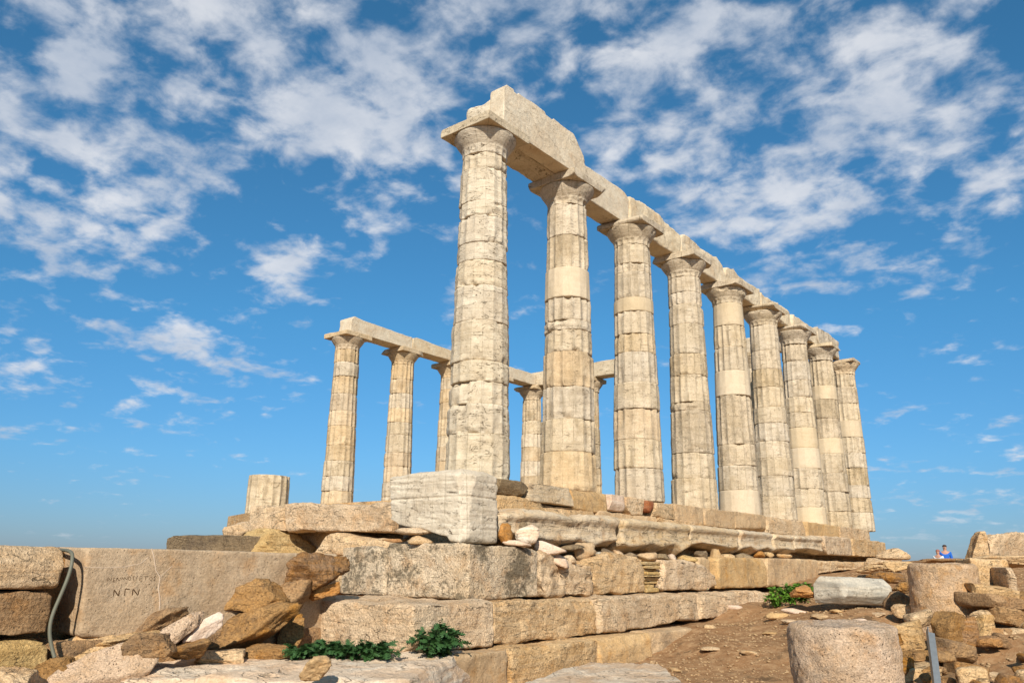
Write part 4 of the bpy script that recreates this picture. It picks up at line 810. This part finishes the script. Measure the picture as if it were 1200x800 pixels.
# gravel
rg=np.random.RandomState(5); bases=[rockverts((1,1,.6),200+i,7,1,.05) for i in range(6)]
Vs=[];Fs=[];n0=0; NG=24000
gxs=rg.uniform(1.9,9.5,NG); gys=rg.uniform(-4.5,14,NG); hz=ground_h(gxs,gys)+ .05*fbm(np.stack([gxs,gys,gxs*0],1)*.9,4,3)+.028*fbm(np.stack([gxs,gys,gxs*0],1)*4.5,4,9)
for i in range(NG):
    V,F=bases[i%6]; s_=.006+.036*rg.rand()**3.2; a=rg.rand()*6.28; ca,sa=math.cos(a)*s_,math.sin(a)*s_
    W_=np.stack([V[:,0]*ca-V[:,1]*sa,V[:,0]*sa+V[:,1]*ca,V[:,2]*s_],1)*1.6+np.array([gxs[i],gys[i],hz[i]+s_*.2]); Vs.append(W_); Fs.append(F+n0); n0+=len(V)
gr=make_mesh('gravel',np.vstack(Vs),np.vstack(Fs),MAT['pebble']); gr['kind']='stuff'; gr['label']='loose gravel and stone chips on the brown dirt'; gr['category']='gravel'
# ------------------------------------------------------------ steel post (angle iron)
A=at_d(1090,741,8.6); B=at_d(1099,812,7.9); ax=B-A; ax/=np.linalg.norm(ax); s_=RT-ax*(RT@ax); s_/=np.linalg.norm(s_); t_=np.cross(ax,s_)
w=.085; th=.008; pts=[(-.5,0),(.5,0),(.5,th/w),(-.5+th/w,th/w),(-.5+th/w,.9),(-.5,.9)]
V=[A+s_*a*w+t_*b_*w for a,b_ in pts]+[B+s_*a*w+t_*b_*w for a,b_ in pts]; F=[[i,(i+1)%6,(i+1)%6+6,i+6] for i in range(6)]+[[5,4,3,2,1,0],[6,7,8,9,10,11]]
po=make_mesh('steel_post',V,F,plain('galvanised_steel',(.30,.31,.30),.5,.7,.5,.3,20),None,False,(B[0],B[1],B[2])); tag(po,'grey angle-iron post leaning on the rubble at the lower right','post')
# ------------------------------------------------------------ plants
def leafmat(name,c): 
    m=plain(name,c,.5,0,.4,.35,6); b=m.node_tree.nodes['Principled BSDF']; return m
LG=leafmat('dark_leaf',(.035,.085,.022)); LB=leafmat('bright_leaf',(.10,.20,.02)); ST=leafmat('plant_stem',(.09,.12,.04))
def lobed(L,w,n=4,rg=None):
    """pinnate lobed leaf in XY, base at origin pointing +X"""
    pts=[];m=[]
    for i in range(n):
        t0=i/n; t1=(i+.55)/n; ww=w*math.sin(math.pi*min(1,(i+.9)/(n+.5)))**.7
        pts+=[(L*t0,.22*ww),(L*(t0+.10),ww*.85),(L*t1+.04*L,ww)]
    pts.append((L,0)); low=[(x,-y) for x,y in pts[-2::-1]]
    mid=[(x,0) for x,_ in pts[:-1]]
    V=[(x,y,.15*abs(y)) for x,y in pts[:-1]]+[(x,0,0) for x,_ in pts[:-1]]+[(x,-y,.15*abs(y)) for x,y in pts[:-1]]+[(L,0,0)]
    k=len(mid); F=[]
    for i in range(k-1): F+=[[i,k+i,k+i+1,i+1],[k+i,2*k+i,2*k+i+1,k+i+1]]
    F+=[[k-1,2*k-1,3*k],[2*k-1,3*k-1,3*k]]
    return np.array(V),F
def plant(name,spots,label,mat,seed,L=(.045,.10),nst=10,spread=.16,height=.18,nl=9):
    rg=np.random.RandomState(seed); V=[];F=[];n0=0; SV=[];SF=[];s0=0
    for c in spots:
        for s in range(nst):
            az=rg.uniform(0,2*math.pi); rch=rg.uniform(.3,1)*spread; hh=rg.uniform(.45,1)*height*(1.3-rch/spread*.6)
            P=[np.array(c)+np.array([math.cos(az)*rch*t,math.sin(az)*rch*t,hh*math.sin(t*1.9)/ .95]) for t in np.linspace(0,1,6)]
            for i,p in enumerate(P):
                for a in range(3): SV.append(p+.003*np.array([math.cos(a*2.1),math.sin(a*2.1),0]))
                if i: SF+=[[s0+3*(i-1)+a,s0+3*(i-1)+(a+1)%3,s0+3*i+(a+1)%3,s0+3*i+a] for a in range(3)]
            s0+=18
            for l in range(nl):
                i=rg.randint(1,6); p=P[i]; l_=rg.uniform(*L); LV,LF=lobed(l_,l_*.42,4)
                a=az+rg.uniform(-1.3,1.3); el=rg.uniform(-.5,.9); ro=rg.uniform(-.8,.8)
                c1_,s1=math.cos(ro),math.sin(ro); LV=LV@np.array([[1,0,0],[0,c1_,-s1],[0,s1,c1_]]).T
                # bend
                LV[:,2]-=LV[:,0]**2*3.0
                c2_,s2=math.cos(el),math.sin(el); LV=LV@np.array([[c2_,0,-s2],[0,1,0],[s2,0,c2_]]).T
                c3_,s3=math.cos(a),math.sin(a); LV=LV@np.array([[c3_,-s3,0],[s3,c3_,0],[0,0,1]]).T
                V.append(LV+p); F+=[[q+n0 for q in f] for f in LF]; n0+=len(LV)
    base=np.array(spots).mean(0); e=empty(name,base,label,'plant')
    make_mesh('leaves',np.vstack(V)-base,F,mat,e); make_mesh('stems',np.array(SV)-base,SF,ST,e); return e
sp=[at(p,769,'z',-2.21) for p in (350,366,382,398,412,426,440,452)]
sp=[(q[0],q[1]+.0,-2.23) for q in sp]
plant('leafy_plant',sp,'low dark green leafy plant along the foot of the long pale corner block',LG,3,spread=.15,height=.15,nst=12,nl=12)
pq=[at(451,768,'z',-2.21)]; 
q=at(516,778,'x',1.85); plant('leafy_plant',[(q[0],q[1],-2.3),(q[0]-.05,q[1]+.12,-2.26),(q[0],q[1]-.12,-2.26)],'dark green leafy plant growing from the joint below the corner, right one',LG,8,spread=.24,height=.34,nst=17,nl=13,L=(.05,.11))
q=at_d(926,703,14.4); zz_=gz(q[0],q[1]); plant('green_bush',[(q[0]+dx_,q[1]+dy_,gz(q[0]+dx_,q[1]+dy_)+.0) for dx_,dy_ in ((0,0),(.22,.12),(-.2,-.1),(.1,.3),(-.05,.15))],'bright green low bush at the foot of the upper foundation course',LB,14,spread=.22,height=.32,nst=26,nl=14,L=(.04,.09))
q=at(843,690,'x',1.15); plant('weed_tuft',[(q[0],q[1],-1.62)],'tiny green tuft in the dark gap of the upper foundation course',LG,21,spread=.08,height=.22,nst=6,nl=6,L=(.03,.06))
# ------------------------------------------------------------ people far off
def skinfig(name,joints,edges,radii,mat,parent,sub=2):
    me=bpy.data.meshes.new(name); me.from_pydata(joints,edges,[]); me.update()
    o=bpy.data.objects.new(name,me); COL.objects.link(o)
    md=o.modifiers.new('s','SKIN'); 
    for v,r_ in zip(me.skin_vertices[0].data,radii): v.radius=(r_,r_) if not isinstance(r_,tuple) else r_
    me.skin_vertices[0].data[0].use_root=True
    sb=o.modifiers.new('u','SUBSURF'); sb.levels=sb.render_levels=sub
    dg=bpy.context.evaluated_depsgraph_get(); m2=bpy.data.meshes.new_from_object(o.evaluated_get(dg)); bpy.data.objects.remove(o)
    m2.materials.clear(); m2.materials.append(mat); m2.shade_smooth(); o=bpy.data.objects.new(name,m2); COL.objects.link(o); o.parent=parent; return o
def person(px,py,d_,H,label,jc,pc,hc,cap,rotz,arm):
    c=at_d(px,py,d_); g_=c[2]-H
    e=empty('person',(c[0],c[1],g_),label,'person'); e.rotation_euler.z=rotz; k=H/1.75
    J=[(0,0,.95),(0,0,1.15),(0,.0,1.38),(0,.0,1.50),(0,-.01,1.60),(0,-.01,1.68),(.19,0,1.40),(.24,0,1.14),(.2+arm,-.12,.95),(-.19,0,1.40),(-.24,0,1.14),(-.22,-.1,.92),(.10,0,.88),(.11,-.02,.48),(.12,.02,.08),(.12,-.14,.04),(-.10,0,.88),(-.11,-.02,.48),(-.12,.02,.08),(-.12,-.14,.04)]
    J=[(a*k,b_*k,c_*k) for a,b_,c_ in J]
    E_=[(0,1),(1,2),(2,3),(3,4),(4,5),(2,6),(6,7),(7,8),(2,9),(9,10),(10,11),(0,12),(12,13),(13,14),(14,15),(0,16),(16,17),(17,18),(18,19)]
    Rr=[.14,.13,.13,.055,.088,.09,.055,.045,.035,.055,.045,.035,.085,.06,.045,.04,.085,.06,.045,.04]
    sk=plain('skin_tone',(.42,.22,.14),.6)
    body=skinfig('body',J,E_,[q*k for q in Rr],sk,e)
    skinfig('jacket',J[0:2]+[(0,0,1.43*k)]+J[6:12],[(0,1),(1,2),(2,3),(3,4),(4,5),(2,6),(6,7),(7,8)],[q*k for q in (.165,.16,.165,.075,.062,.05,.075,.062,.05)],plain('jacket_cloth',jc,.8),e)
    skinfig('trousers',[J[0]]+J[12:15]+J[16:19],[(0,1),(1,2),(2,3),(0,4),(4,5),(5,6)],[q*k for q in (.15,.10,.075,.065,.10,.075,.065)],plain('trouser_cloth',pc,.8),e)
    V,F=ico(3); V=V.copy(); V=V[:,:]*np.array([.094,.10,.085])*k; V[:,2]=np.maximum(V[:,2],-.02); V=V+np.array([0,.015,1.675])*k
    make_mesh('hair' if not cap else 'cap',V,F,plain('hair_or_cap',hc,.8),e)
    V,F=ico(1); make_mesh('nose',V*.02*k+np.array([0,-.105,1.625])*k,F,sk,e)
person(1106.5,638,36.5,1.75,'person in a bright blue jacket standing on the skyline',(.01,.10,.42),(.05,.05,.06),(.05,.03,.02),False,R(10),0)
person(1098.5,643.5,36.0,1.58,'shorter person in white and turquoise standing beside the blue jacket',(.55,.60,.60),(.02,.35,.33),(.28,.10,.07),True,R(-10),0)
